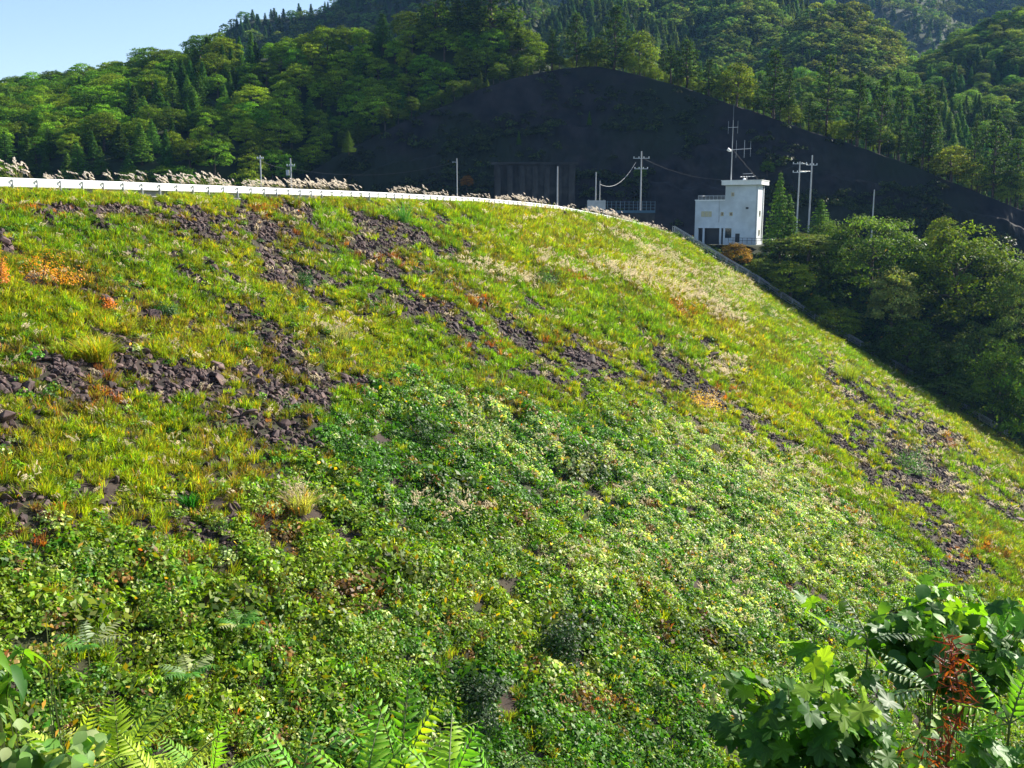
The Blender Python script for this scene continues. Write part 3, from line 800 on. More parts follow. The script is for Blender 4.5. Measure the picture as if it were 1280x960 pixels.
# --- pale seed heads
k = (rs.rand(n) < pale * .17 + .012 * (1 - Z['leafy']) + .05 * glint)
Pk = P[k]; m = len(Pk)
col = np.tile(np.array([.85, .76, .55]), (m, 1)) * rs.uniform(.8, 1.15, (m, 1))
scatter('seed_heads', lib_veg, Pk, slope_rot(m), rs.uniform(.5, .95, m) * np.clip(big[k] / 90, .8, 1.6), rs.randint(15, 18, m), col, 'pale seed heads over the upper slope grass', 'seed heads')
print('plumes', m)
# fringe of grass hiding the foot of the guardrail
m = 5200
t = T1 * rs.rand(m) ** 1.3 * 1.02 - 4; t = np.minimum(t, T1)
Pk = face_pt(t, rs.uniform(-.3, 1.2, m)); Pk[:, 2] = np.maximum(Pk[:, 2], -99)
kk = fbm(t / 4, t * 0, 5, 3) > -.25
Pk = Pk[kk]; m = len(Pk)
col = np.array([.34, .37, .04]) * rs.uniform(.7, 1.3, (m, 1)) * np.stack([rs.uniform(.7, 1.2, m), np.ones(m), np.ones(m)], 1)
scatter('verge_grass', lib_veg, Pk, slope_rot(m, .2), rs.uniform(.35, .75, m), rs.randint(8, 13, m), col, 'short bright grass along the foot of the guardrail', 'grass')
# undergrowth of both banks
m = 8000
i_ = rs.uniform(0, 88.9, m); j_ = rs.uniform(.6, 40, m) ** 1.0
Pk = bank_pt(i_, j_)
hx = at(918, 302, 290)
kk = ~((np.abs(Pk[:, 0] - hx[0]) < 12) & (np.abs(Pk[:, 1] - hx[1] - 4) < 9))
Pk = Pk[kk]; m = len(Pk)
col = np.where(rs.rand(m, 1) < .6, np.array([.05, .11, .02]), np.array([.13, .19, .03])) * rs.uniform(.6, 1.3, (m, 1))
scatter('undergrowth', lib_veg, Pk, slope_rot(m), rs.uniform(1.8, 4.2, m), rs.randint(0, 8, m), col, 'dark undergrowth on the bank right of the stairs', 'undergrowth')
m = 9000
xx = rs.uniform(-40, 45, m); yy = rs.uniform(2.5, 42, m)
Pk = np.stack([xx, yy, near_z(xx, yy)], 1)
px, py, dep = proj(Pk)
q = Pk[:, :2] - C0; fz = face_z(q @ CD, q @ DD)
kk = (Pk[:, 2] > fz - .5) & (rs.rand(m) < .8)
Pk = Pk[kk]; m = len(Pk)
col = np.where(rs.rand(m, 1) < .7, np.array([.07, .15, .025]), np.array([.16, .22, .035])) * rs.uniform(.6, 1.3, (m, 1))
scatter('bank_herbs', lib_veg, Pk, slope_rot(m), rs.uniform(.8, 1.6, m), rs.randint(0, 8, m), col, 'leafy herbs on the near bank below the viewpoint', 'herbs')

# ------------------------------------------------------------------ guardrail
g = thing('guardrail', off(0, -.5, zc(0)), 'long white steel guardrail running along the crest of the slope', 'guardrail')
g.location = (0, 0, 0)
prof = [(.0, .46), (.07, .52), (.07, .64), (.0, .72), (.0, .83), (.07, .91), (.07, 1.03), (.0, 1.09)]     # W profile
bt = np.arange(-30, T1 - .5, 1.0); V = []; Fs = []
for t in bt:
    for x, z in prof: V.append(off(t, -.42 + x, zc(t) + z))
for i in range(len(bt) - 1):
    for j in range(len(prof) - 1):
        a = i * 8 + j; Fs.append((a, a + 8, a + 9, a + 1))
me = fast_mesh('rail_beam', np.array(V), np.array(Fs), [M['white']])
ob = link('beam', me, g); md = ob.modifiers.new('thick', 'SOLIDIFY'); md.thickness = .012
pm = MB(); pm.tube([(0, 0, -.4), (0, 0, 1.0)], .06, 8); pm.box(-.03, .03, -.05, .05, .45, .66)
pm = pm.mesh('post', M['steel'])
for t in np.arange(-30, T1 - 1, 2.0): link('post', pm, g, off(t, -.31, zc(t)))

# ------------------------------------------------------------------ plume grass behind the guardrail
PG = []
for k in range(5):
    rng = np.random.RandomState(300 + k)
    V, Fq, vc = plume_parts(rng, 6, 2.0, lean=(-.34, .05), r=.85, size=1.4)
    heads = fast_mesh('flower_heads', V, Fq, [M['plume']], vc=vc)
    V, Fq = blades(rng, 60, 1.1, .4, .02, .6, .35)
    leaves = fast_mesh('grass_leaves', V, Fq, [M['blade']], vc=np.repeat(vary(60, rng, .5, 1.2, .2), 3, 0))
    PG.append((heads, leaves))
k = 0
for t in np.arange(-4, T1, 1.0):
    dens = .75 + .9 * float(fbm(t / 14, 0, 77, 2))
    px, py, dep = proj(off(t, -2, zc(t)))
    for r in range(2 if dep < 130 else 1):
        if rs.rand() > dens * .62: continue
        hgt = .70 + .45 * float(vnoise(t / 6, 3, 9)) + rs.uniform(-.12, .16)
        if 20 < px < 60: hgt += .35
        hgt *= np.interp(dep, [60, 150, 280], [.85, .9, 1.25])
        gt = thing('plume_grass_clump', off(t + rs.uniform(-.5, .5), -1.25 - rs.uniform(0, 1.2) - .6 * r, zc(t)), 'clump of pale plumed grass ' + ('at the left end of the guardrail' if px < 150 else 'behind the guardrail, left of the forest foot poles' if px < 315 else 'behind the guardrail below the forest foot poles' if px < 430 else 'behind the guardrail left of the lamp pole' if px < 560 else 'behind the guardrail, right of the lamp pole' if px < 700 else 'behind the guardrail near the pale sign panel' if px < 780 else 'at the far end of the guardrail by the stairs'), 'grass clump', 'plume grass along the crest road')
        gt.scale = (hgt, hgt, hgt); gt.rotation_euler = (0, 0, rs.uniform(-.4, .4))
        hd, lv = PG[k % 5]; k += 1
        a = link('flower_heads', hd, gt); a['tint'] = [.90, .82, .70]
        b = link('leaves', lv, gt); b['tint'] = [.20, .22, .06]

# ------------------------------------------------------------------ bushes and tufts that stand out on the face
def bush_mesh(name, seed, n, ls, w_, h_, mat, lo=.5, hi=1.4, narrow=.5, up=.5):
    rng = np.random.RandomState(seed)
    cl = unit(rng.normal(size=(12, 3))) * rng.uniform(.3, .75, (12, 1)); cl[:, 2] = np.abs(cl[:, 2])
    c = cl[rng.randint(0, 12, n)] + unit(rng.normal(size=(n, 3))) * rng.uniform(.1, .42, (n, 1))
    c[:, 2] = np.abs(c[:, 2])
    C = c * np.array([w_, w_, h_])
    V, Fq = leaf_quads(C, c + np.array([0, 0, up]) + rng.normal(size=(n, 3)) * .5, rng.uniform(.7, 1.3, n) * ls, rng.uniform(.7, 1.2, n) * ls * narrow, rng, bend=.06)
    return fast_mesh(name, V, Fq, [mat], vc=vary(n, rng, lo, hi))
def stems_mesh(seed, n, w_, h_):
    rng = np.random.RandomState(seed); mb = MB()
    for k in range(n):
        a = rng.rand() * 6.28; q = rng.uniform(.3, 1)
        mb.tube([(0, 0, -.2), (.3 * q * w_ * math.cos(a), .3 * q * w_ * math.sin(a), h_ * .45), (.75 * q * w_ * math.cos(a), .75 * q * w_ * math.sin(a), h_ * .85)], [.02, .014, .006], 4)
    return mb.mesh('stems', M['bark'])
def face_bush(name, px, py, wpx, hpx, tint, label, cat, kind='leaf', seed=0, ls=.14, n=900):
    t, s = hit_face(px, py + hpx * .3); p = face_pt(t, s); dep = proj(p)[2]
    w_ = wpx * dep / F_PX / 2; h_ = hpx * dep / F_PX
    th = thing(name, p, label, cat)
    if kind == 'leaf':
        a = link('foliage', bush_mesh('foliage', seed, n, ls, w_, h_, M['herb']), th); a['tint'] = list(tint)
        link('stems', stems_mesh(seed, 7, w_, h_), th)
    else:
        rng = np.random.RandomState(seed)
        V, Fq = blades(rng, n, h_ * 1.15, w_ * .45, .04, .75, .35)
        a = link('blades', fast_mesh('blades', V, Fq, [M['blade']], vc=np.repeat(vary(n, rng, .6, 1.35, .05), 3, 0)), th); a['tint'] = list(tint)
        if kind == 'plume':
            V, Fq, vc = plume_parts(rng, 14, h_ * 1.0, lean=(-.15, 0), r=w_ * .5, size=.9)
            b = link('seed_heads', fast_mesh('seed_heads', V, Fq, [M['plume']], vc=vc), th); b['tint'] = [.6, .52, .38]
    return th
face_bush('green_shrub', 380, 345, 34, 30, (.045, .15, .025), 'small dark green shrub among rocks on the upper slope left of centre', 'shrub', 'leaf', 401, .12)
face_bush('grass_clump', 505, 272, 28, 30, (.10, .26, .06), 'blue green upright grass clump just below the guardrail', 'grass clump', 'blade', 402, n=160)
face_bush('green_shrub', 680, 345, 44, 36, (.09, .20, .04), 'grey green weed clump in the pale grass right of centre', 'shrub', 'leaf', 403, .18)
face_bush('green_shrub', 205, 392, 44, 22, (.05, .14, .03), 'low dark green plant among grass on the upper left slope', 'shrub', 'leaf', 404, .12)
face_bush('grass_clump', 237, 622, 32, 24, (.04, .20, .025), 'small vivid green tuft beside the grey boulders lower left', 'grass clump', 'blade', 405, n=220)
face_bush('orange_shrub', 52, 340, 104, 58, (.80, .34, .05), 'wide orange leaved bush at the far left of the slope', 'shrub', 'leaf', 406, .13, 1400)
face_bush('orange_shrub', 2, 350, 34, 50, (.75, .28, .06), 'rusty orange bush cut by the left edge of the view', 'shrub', 'leaf', 407, .13, 600)
face_bush('orange_shrub', 135, 382, 36, 24, (.85, .28, .03), 'tiny bright orange plant below the wide orange bush', 'shrub', 'leaf', 408, .12, 320)
face_bush('orange_shrub', 880, 500, 66, 40, (.85, .52, .08), 'golden yellow bush on the right half of the slope', 'shrub', 'leaf', 409, .18, 1300)
face_bush('straw_tuft', 375, 635, 56, 34, (.50, .46, .16), 'straw coloured dry grass tuft above the leafy ground cover', 'grass clump', 'plume', 410, n=260)
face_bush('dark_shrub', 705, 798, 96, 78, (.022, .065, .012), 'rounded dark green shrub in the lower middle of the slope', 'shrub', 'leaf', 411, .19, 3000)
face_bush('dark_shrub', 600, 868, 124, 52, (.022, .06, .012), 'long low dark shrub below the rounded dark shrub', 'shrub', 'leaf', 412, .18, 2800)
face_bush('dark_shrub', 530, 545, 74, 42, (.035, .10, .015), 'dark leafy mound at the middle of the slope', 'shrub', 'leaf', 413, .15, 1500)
face_bush('grass_clump', 118, 445, 70, 34, (.40, .42, .04), 'mound of yellow grass below the small orange plant', 'grass clump', 'blade', 414, n=700)
face_bush('grass_clump', 1188, 505, 46, 26, (.28, .36, .06), 'tall arching green grass near the lower end of the stairs', 'grass clump', 'blade', 415, n=420)
face_bush('grass_clump', 1060, 470, 50, 26, (.30, .36, .04), 'tall yellow green grass clump above the right hand rubble', 'grass clump', 'blade', 416, n=420)
face_bush('green_shrub', 1135, 575, 70, 40, (.10, .22, .06), 'grey green leafy plants between the two right hand rubble streaks', 'shrub', 'leaf', 417, .25, 1500)
face_bush('red_shrub', 1182, 552, 30, 24, (.34, .13, .04), 'rusty red weed beside the right hand rubble streak', 'shrub', 'leaf', 418, .2, 500)
face_bush('green_shrub', 960, 390, 34, 26, (.09, .20, .035), 'dark green weed near the right edge of the grass slope', 'shrub', 'leaf', 419, .2, 600)
face_bush('straw_tuft', 420, 420, 66, 18, (.42, .40, .20), 'pale grey green feathery tuft in the middle of the upper slope', 'grass clump', 'plume', 420, n=260)

# ------------------------------------------------------------------ stairs down the far edge of the dam
st = thing('stairs', (0, 0, 0), 'long concrete stairway with steel handrails down the far edge of the dam', 'stairs')
m = MB(); s = 0.
while s < 92:
    p = stair_pt(s, 1.6); q = stair_pt(s + .9, 1.6); z = p[2] + .7
    a0 = stair_pt(s, .5); b0 = stair_pt(s, 2.9); a1 = stair_pt(s + .9, .5); b1 = stair_pt(s + .9, 2.9)
    m.add([(a0[0], a0[1], z - .9), (b0[0], b0[1], z - .9), (b1[0], b1[1], z - .9), (a1[0], a1[1], z - .9), (a0[0], a0[1], z), (b0[0], b0[1], z), (b1[0], b1[1], z), (a1[0], a1[1], z)],
          [(0, 3, 2, 1), (4, 5, 6, 7), (0, 1, 5, 4), (1, 2, 6, 5), (2, 3, 7, 6), (3, 0, 4, 7)])
    s += .9
o = m.build('steps', M['dconcrete'], st); o['kind'] = 'stuff'
rp = MB(); rp.tube([(0, 0, 0), (0, 0, 2.0)], .07, 5); rp = rp.mesh('rail_post', M['steel'])
for k_ in (.45, 2.95):
    for hgt in (1.95, 1.3, .7):
        mb = MB(); mb.tube([stair_pt(s, k_) + np.array([0, 0, hgt + 1.0]) for s in np.arange(0, 92, 4.0)], .08 if hgt > 1.8 else .05, 5)
        mb.build('handrail', M['steel'], st)
    for s in np.arange(0, 90, 3.0): link('rail_post', rp, st, stair_pt(s, k_) + np.array([0, 0, .8]))

# ------------------------------------------------------------------ the house
HY = 285.0; PXM = HY / F_PX
hc = at(945, 302, HY)                      # near corner of the tower
ang = R(-27)
HM = Matrix.Translation(Vector(hc)) @ Matrix.Rotation(ang, 4, 'Z')      # local: x from corner to the left is negative, y goes back
house = thing('control_house', hc, 'white flat roofed building with a tower, low wing and mast on its roof', 'building', rz=ang)
TH, WH, DP = 16.4, 11.9, 8.0
TW, WW = 9.6, 9.0
def hbox(name, x0, x1, y0, y1, z0, z1, mat, parent=house): return MB().box(x0, x1, y0, y1, z0, z1).build(name, mat, parent)
# tower walls and wing walls (the wing front is cut for the garage opening)
m = MB()
m.box(-TW, 0, 0, DP, 0 - 1, TH)
hbox('tower', -TW, 0, 0, DP, -1, TH, M['wall'])
gx0, gx1, gz = -TW - 7.9, -TW + 2.2, 3.9
m = MB()
m.box(-TW - WW, -TW - .002, 0.0, DP - 1, gz, WH)                          # upper wing
m.box(-TW - WW, gx0, 0, DP - 1, -1, gz)                                    # left pier
m.box(gx0, -TW - .002, 4, DP - 1, -1, gz)                                   # back of the garage
m.build('wing', M['wall'], house)
# dark sheets stand in for the opening's inner shade; glass on the tower's share
hbox('opening_dark_sheet', gx0, -TW - .003, 1.1, 1.25, -1, gz, M['dark'])
o = hbox('opening_dark_glass', -TW + .02, gx1, -.06, .02, 1.0, gz - .1, M['glass'])
for x in (-TW - 6.2, -TW - 1.1, -TW + .05):
    hbox('pillar', x - .28, x + .28, -.10, .40, -1, gz + .02, M['wall'])
hbox('lintel', gx0 - .2, gx1 + .2, -.14, -.003, gz - .05, gz + .22, M['wall'])
ro = hbox('roof_slab', -TW - 1.0, 1.1, -1.0, DP + 1, TH + .003, TH + 1.15, M['white'])
hbox('roof_edge', -TW - 1.15, 1.25, -1.15, DP + 1.15, TH + 1.153, TH + 1.36, M['white'], ro)
wr = hbox('wing_parapet', -TW - WW - .15, -TW - .01, -.15, DP - .8, WH + .003, WH + .32, M['white'])
mb = MB()
for z in (.75, 1.15, 1.5):
    mb.tube([(-TW - WW + .8, .1, WH + z), (-TW - .05, .1, WH + z)], .07, 4)
    mb.tube([(-TW - WW + .8, .1, WH + z), (-TW - WW + .8, DP - 1, WH + z)], .07, 4)
for x in np.linspace(-TW - WW + .8, -TW - .1, 8): mb.tube([(x, .1, WH + .3), (x, .1, WH + 1.5)], .06, 4)
mb.build('roof_railing', M['steel'], house)
hbox('railing_panel', -TW - WW + .9, -TW - .2, .16, .2, WH + .35, WH + 1.4, M['dark'])
def window(x, z, w_, h_, side=0, mats=('frame', 'glass')):
    if side == 0:
        f = MB(); t_ = .14
        f.box(x - w_/2 - t_, x + w_/2 + t_, -.10, -.003, z + h_/2, z + h_/2 + t_); f.box(x - w_/2 - t_, x + w_/2 + t_, -.16, -.003, z - h_/2 - t_, z - h_/2)
        f.box(x - w_/2 - t_, x - w_/2, -.10, -.003, z - h_/2, z + h_/2); f.box(x + w_/2, x + w_/2 + t_, -.10, -.003, z - h_/2, z + h_/2)
        o = f.build('window', M[mats[0]], house)
        hbox('pane', x - w_/2, x + w_/2, -.04, -.002, z - h_/2, z + h_/2, M[mats[1]], o)
    else:
        f = MB(); t_ = .14
        f.box(.003, .10, x - w_/2 - t_, x + w_/2 + t_, z + h_/2, z + h_/2 + t_); f.box(.003, .16, x - w_/2 - t_, x + w_/2 + t_, z - h_/2 - t_, z - h_/2)
        f.box(.003, .10, x - w_/2 - t_, x - w_/2, z - h_/2, z + h_/2); f.box(.003, .10, x + w_/2, x + w_/2 + t_, z - h_/2, z + h_/2)
        o = f.build('window', M[mats[0]], house)
        hbox('pane', .002, .04, x - w_/2, x + w_/2, z - h_/2, z + h_/2, M[mats[1]], o)
window(-7.4, 13.7, .6, .9); window(-7.7, 8.0, .7, .8); window(-TW - .75, 8.0, .6, .9)
for k_ in range(3): window(-TW - 6.6 + k_ * 1.1, 8.0, .7, 1.3, 0, ('frame', 'frame'))
window(3.2, 8.2, 1.1, 1.3, 1); window(3.2, 2.6, 1.1, 1.3, 1)
MB().tube([(-TW - 1.7, -.12, 5.6), (-TW - 1.7, -.12, WH + .1)], .09, 6).build('drain_pipe', M['steel'], house)
hbox('door', -6.2, -4.9, -.07, -.003, -.2, 2.3, M['dark'])
hbox('air_vent', -3.4, -2.6, -.08, -.003, 9.4, 10.0, M['dark'])
MB().tube([(-.35, -.12, .2), (-.35, -.12, TH)], .08, 6).build('drain_pipe', M['steel'], house)
MB().tube([(.14, 6.2, .2), (.14, 6.2, TH)], .10, 6).build('drain_pipe', M['dark'], house)
# mast and aerials on the roof
mx_, my_ = -8.6, 2.0; RZ = TH + 1.36
mast = MB().tube([(mx_, my_, RZ), (mx_, my_, RZ + 6), (mx_, my_, RZ + 17.4)], [.17, .13, .08], 8).build('mast', M['pole'], house)
m = MB().tube([(mx_, my_, RZ + 17), (mx_, my_, RZ + 22)], .03, 4)
m.build('whip_antenna', M['steel'], mast)
m = MB(); z = RZ + 15.3
m.tube([(mx_ - 1.5, my_, z), (mx_ + 1.5, my_, z)], .07, 4)
for x in (-1.4, 1.4): m.tube([(mx_ + x, my_, z - 1.8), (mx_ + x, my_, z + 1.8)], .035, 4)
m.build('upper_aerial', M['steel'], mast)
m = MB(); z = RZ + 9.0
m.tube([(mx_, my_, z - .1), (mx_ + 5.6, my_, z + .1)], .08, 4)
for x, h_ in ((1.2, 2.5), (3.6, 2.5), (5.4, 2.2)): m.tube([(mx_ + x, my_, z - h_), (mx_ + x, my_, z + h_)], .04 if x != 3.6 else .07, 4)
m.build('side_aerial', M['steel'], mast)
m = MB(); m.tube([(mx_ - .1, my_ - .1, z - .6), (mx_ - .7, my_ - .2, z - .3), (mx_ - 1.3, my_ - .3, z + .1)], [.12, .42, .5], 8); m.build('horn_antenna', M['white'], mast)
m = MB(); m.tube([(-4.2, 3, RZ), (-4.2, 3, RZ + 1.3)], .08, 5); m.tube([(-6.2, 3, RZ + 1.0), (-1.6, 3, RZ + 1.25)], .06, 4); m.tube([(-5.4, 3, RZ + 1.9), (-2.6, 3, RZ + 2.0)], .05, 4)
for x in (-5.8, -5, -4.2, -3.4, -2.4): m.tube([(x, 2.2, RZ + 1.15), (x, 3.8, RZ + 1.15)], .05, 4)
m.build('roof_aerial', M['steel'], house)
MB().tube([(-4.6, 1.6, RZ), (-4.6, 1.6, RZ + .35), (-4.6, 1.6, RZ + .7)], [.4, .42, .15], 8).build('roof_vent', M['white'], house)
MB().tube([(mx_ + .1, my_, RZ + 9), (-.6, 3, RZ)], .012, 3).build('guy_wire', M['dark'], mast)
# fence at the foot of the house
fn = thing('fence', (0, 0, 0), 'low dark rail fence on the ground in front of the white building', 'fence')
a = HM @ Vector((-7.8, -1.6, -.2)); b = HM @ Vector((7.5, -1.6, -.4))
for hgt in (.6, 1.3):
    MB().tube([a + Vector((0, 0, hgt)), b + Vector((0, 0, hgt))], .05, 4).build('rail', M['dark'], fn)
pmsh = MB().tube([(0, 0, -.4), (0, 0, 1.35)], .06, 4).mesh('post', M['dark'])
for k_ in range(12): link('post', pmsh, fn, a.lerp(b, k_ / 11))

# ------------------------------------------------------------------ poles, wires, wall, deck
def util_pole(px, top, Y, label, rad=.22, arms=(), name='utility_pole', grp=None, zb=ZT):
    p = at(px, top, Y); H = p[2] - zb
    th = thing(name, (p[0], p[1], zb), label, 'pole', grp)
    MB().tube([(0, 0, -.5), (0, 0, H)], [rad * 1.2, rad * .75], 8).build('pole_shaft', M['pole'], th)
    for z, w_ in arms:
        ar = MB().box(-w_, w_, -.1, .1, H - z - .1, H - z + .1).build('crossarm', M['steel'], th)
        for x in np.linspace(-w_ * .92, w_ * .92, 4):
            MB().tube([(x, 0, H - z + .1), (x, 0, H - z + .3), (x, 0, H - z + .55)], [.07, .16, .1], 6).build('insulator', M['white'], ar)
    return Vector((p[0], p[1], p[2]))
p1 = util_pole(1000, 202, 318, 'left hand pole of the linked pair behind the trees right of the house', .26, ((.7, 2.3), (3.4, 2.2)))
p2 = util_pole(1015.5, 194, 326, 'right hand and taller pole of the linked pair right of the house', .28, ((3.2, 1.8),))
p3 = util_pole(802, 189, 315, 'tall utility pole with crossarms left of the white building', .24, ((2.2, 2.6), (5.5, 2.2)))
p4 = util_pole(745, 215, 296, 'slim tall pole beside the pale sign panel', .20)
p5 = util_pole(750, 226, 296.5, 'short thin pole carrying the sagging cable', .15)
p6 = util_pole(697, 208, 310, 'plain pole standing alone between the wall and the sign panel', .24)
p7 = util_pole(571, 198, 322, 'pole with a small lamp arm below the forest hill', .2)
p8 = util_pole(325, 194, 290, 'leftmost pole at the foot of the forest', .24, ((1.0, .9),), zb=-11)
p9 = util_pole(363, 198, 296, 'pole with a transformer at the foot of the forest', .24, ((2.2, 1.2),), zb=-11)
p10 = util_pole(1093, 237, 300, 'short pole above the big round tree on the right', .22)
tr = MB().tube([(0, 0, 0), (0, 0, 1.6)], .5, 8).mesh('transformer', M['steel'])
o = tag(link('transformer', tr, loc=p9 + Vector((-1.0, 0, -5))), 'grey drum transformer mounted on the pole at the forest foot', 'transformer')
o2 = tag(MB().box(-.7, .7, -.25, .25, -.12, .12).build('lamp_head', M['steel']), 'small lamp head at the top of the pole below the forest', 'lamp'); o2.location = p7 + Vector((-.8, 0, -1.2))
def cable(a, b, sag, label, r_=.035):
    pts = [a.lerp(b, k / 12) - Vector((0, 0, sag * 4 * (k / 12) * (1 - k / 12))) for k in range(13)]
    tag(MB().tube(pts, r_, 4).build('cable', M['pole'] if r_ > .05 else M['dark']), label, 'cable')
cable(p5 - Vector((0, 0, 1.0)), p3 - Vector((1.8, 0, 3.5)), 3.2, 'sagging pale cable between the thin pole and the crossarm pole', .07)
cable(p8 - Vector((0, 0, 1.5)), p9 - Vector((0, 0, 3)), .6, 'cable between the two poles at the forest foot', .05)
cable(p9 - Vector((0, 0, 3)), p7 - Vector((0, 0, 1)), 3.0, 'long cable from the transformer pole to the lamp pole', .04)
cable(p3 - Vector((0, 0, 2.0)), p1 - Vector((0, 0, .6)), 6.0, 'long dark cable passing behind the white building', .04)
tag(MB().tube([p1 - Vector((-1, 0, .5)), p2 - Vector((1.2, 0, 3.2))], .09, 5).build('linking_beam', M['steel']), 'steel beam linking the pair of poles right of the house', 'beam')
tag(MB().tube([p1 - Vector((-.2, 0, 3.1)), p2 - Vector((.2, 0, 5.2))], .07, 5).build('linking_beam', M['steel']), 'lower thin steel beam linking the pair of poles', 'beam')

sg = thing('sign_panel', at(746, 262, 292), 'pale rectangular panel on posts behind the crest guardrail', 'sign')
MB().box(-2.9, 2.6, 0, .15, 0, 2.7).build('panel', M['pole'], sg)
for x in (-2.4, 2.1): MB().box(x - .1, x + .1, .16, .36, -12, 2.9).build('post', M['steel'], sg)
dk = thing('deck', at(782, 264, 300), 'concrete deck with blue steel railing behind the crest road', 'deck')
MB().box(-7, 9, 0, 9, -8, -.003).build('slab', M['dconcrete'], dk)
MB().box(-7.1, 9.1, -.15, 0, -.5, .25).build('edge_beam', M['bluesteel'], dk)
for z in (1.0, 1.9, 2.8): MB().tube([(-7, -.05, z), (9, -.05, z)], .05, 4).build('rail', M['bluesteel'], dk)
pmsh = MB().tube([(0, 0, 0), (0, 0, 2.8)], .06, 4).mesh('post', M['bluesteel'])
for x in np.linspace(-7, 9, 13): link('post', pmsh, dk, (x, -.05, .25))

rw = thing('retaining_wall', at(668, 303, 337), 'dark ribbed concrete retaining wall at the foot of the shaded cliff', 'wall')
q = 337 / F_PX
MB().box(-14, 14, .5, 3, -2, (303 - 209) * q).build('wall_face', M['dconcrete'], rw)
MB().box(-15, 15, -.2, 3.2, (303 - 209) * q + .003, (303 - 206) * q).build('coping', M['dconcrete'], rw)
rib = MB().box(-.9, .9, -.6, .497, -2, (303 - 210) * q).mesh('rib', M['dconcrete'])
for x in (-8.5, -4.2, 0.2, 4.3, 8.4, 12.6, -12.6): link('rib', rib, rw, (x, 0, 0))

# ------------------------------------------------------------------ trees one by one
def put_tree(kind, meshes, p, h, wfac, tint, label, cat='tree', group=None, rz=None):
    tint = np.array(tint) * (np.array([1.3, 1.35, .75]) if meshes in BIG_M else np.array([.95, 1.05, .8]) if meshes in PINE_M else np.array([1.4, 1.35, .75]))
    th = thing(kind, p, label, cat, group)
    th.scale = (h / 10 * wfac, h / 10 * wfac, h / 10); th.rotation_euler = (0, 0, rs.rand() * 6.28 if rz is None else rz)
    link('trunk', meshes[0], th)
    c = link('crown', meshes[1], th); c['tint'] = list(map(float, tint))
    return th
def ptree(kind, meshes, px, top, base, Y, wpx, tint, label, mw, cat='tree', group=None):
    b = at(px, base, Y); h = (base - top) * Y / F_PX; wf = (wpx * Y / F_PX) / (mw * h / 10)
    return put_tree(kind, meshes, b, h, wf, tint, label, cat, group)
G1 = (.075, .13, .022); G2 = (.05, .10, .02); G3 = (.13, .17, .025); GY = (.17, .19, .03); GS = (.10, .15, .06); GP = (.045, .09, .025); GB = (.10, .15, .03)
# right-hand bank
ptree('conifer_tree', CONI_M[2], 972, 216, 303, 284, 34, (.065, .14, .03), 'slim bright green conifer standing right beside the white building', 5.6)
ptree('conifer_tree', CONI_M[0], 984, 243, 304, 286, 34, (.055, .12, .025), 'second bushy conifer just right of the slim one by the building', 4.6)
ptree('conifer_tree', CONI_M[2], 1024, 250, 304, 284, 42, (.07, .15, .03), 'short broad conifer in front of the linked pole pair', 5.6)
ptree('broadleaf_tree', BIG_M[0], 1085, 266, 412, 268, 118, (.085, .14, .035), 'big round dark tree under the short pole', 10)
ptree('broadleaf_tree', BIG_M[1], 1196, 284, 440, 262, 132, (.10, .145, .02), 'biggest dome shaped yellow green tree on the right bank', 9)
ptree('sapling', BROAD_M[3], 1174, 272, 330, 272, 30, (.13, .18, .03), 'small sapling poking above the left shoulder of the big dome tree', 6)
ptree('broadleaf_tree', BIG_M[1], 1036, 278, 380, 276, 74, (.07, .115, .03), 'dark tree left of the big round dark tree', 9)
ptree('broadleaf_tree', BROAD_M[3], 1112, 335, 425, 252, 52, (.18, .22, .10), 'pale silvery leaved tree between the two big round trees', 6)
ptree('broadleaf_tree', BIG_M[0], 1283, 318, 470, 246, 84, (.11, .16, .07), 'grey green tree cut by the right edge of the view', 10)
ptree('broadleaf_tree', BIG_M[1], 1248, 425, 545, 236, 92, (.12, .19, .03), 'bright green rounded tree low on the right edge', 9)
ptree('broadleaf_tree', BROAD_M[1], 1290, 440, 585, 226, 84, (.09, .17, .025), 'lowest green tree at the right edge above the slope', 7)
ptree('broadleaf_tree', BROAD_M[0], 1172, 425, 520, 240, 70, (.05, .09, .02), 'dark tree behind the lower end of the stairs', 8.4)
ptree('broadleaf_tree', BROAD_M[2], 1215, 400, 500, 248, 76, (.10, .15, .06), 'grey green tree below the big dome tree', 9)
ptree('broadleaf_tree', BROAD_M[0], 1130, 395, 480, 246, 62, (.05, .09, .02), 'dark tree right of the pale silvery tree, behind the stairs', 8.4)
ptree('bush', BROAD_M[1], 918, 305, 340, 272, 36, (.24, .15, .04), 'orange tinged bush below the garage of the white building', 7, 'bush')
ptree('bush', BROAD_M[3], 988, 326, 380, 262, 44, (.16, .22, .03), 'bright green bush between the stairs and the hedge bank', 6, 'bush')
ptree('bush', BROAD_M[0], 950, 322, 356, 268, 38, (.12, .17, .05), 'leafy bush right of the orange tinged bush', 8.4, 'bush')
ptree('bush', BROAD_M[1], 1048, 386, 430, 252, 48, (.12, .18, .03), 'green bush overhanging the middle of the stairs', 7, 'bush')
ptree('bush', BROAD_M[2], 1020, 368, 402, 258, 34, (.07, .12, .02), 'small dark bush above the overhanging bush', 9, 'bush')
ptree('bush', BROAD_M[0], 1010, 292, 325, 272, 70, (.13, .18, .05), 'pale leafy bush at the foot of the conifers', 8.4, 'bush')
ptree('bush', BROAD_M[2], 975, 300, 322, 278, 50, (.06, .10, .02), 'dark hedge like bush below the slim conifer', 9, 'bush')
ptree('bush', BROAD_M[1], 1180, 470, 512, 236, 60, (.10, .16, .05), 'silvery bush at the lower end of the stairs', 7, 'bush')
ptree('bush', BROAD_M[2], 1090, 425, 462, 250, 40, (.05, .09, .02), 'dark bush beside the lower flight of the stairs', 9, 'bush')
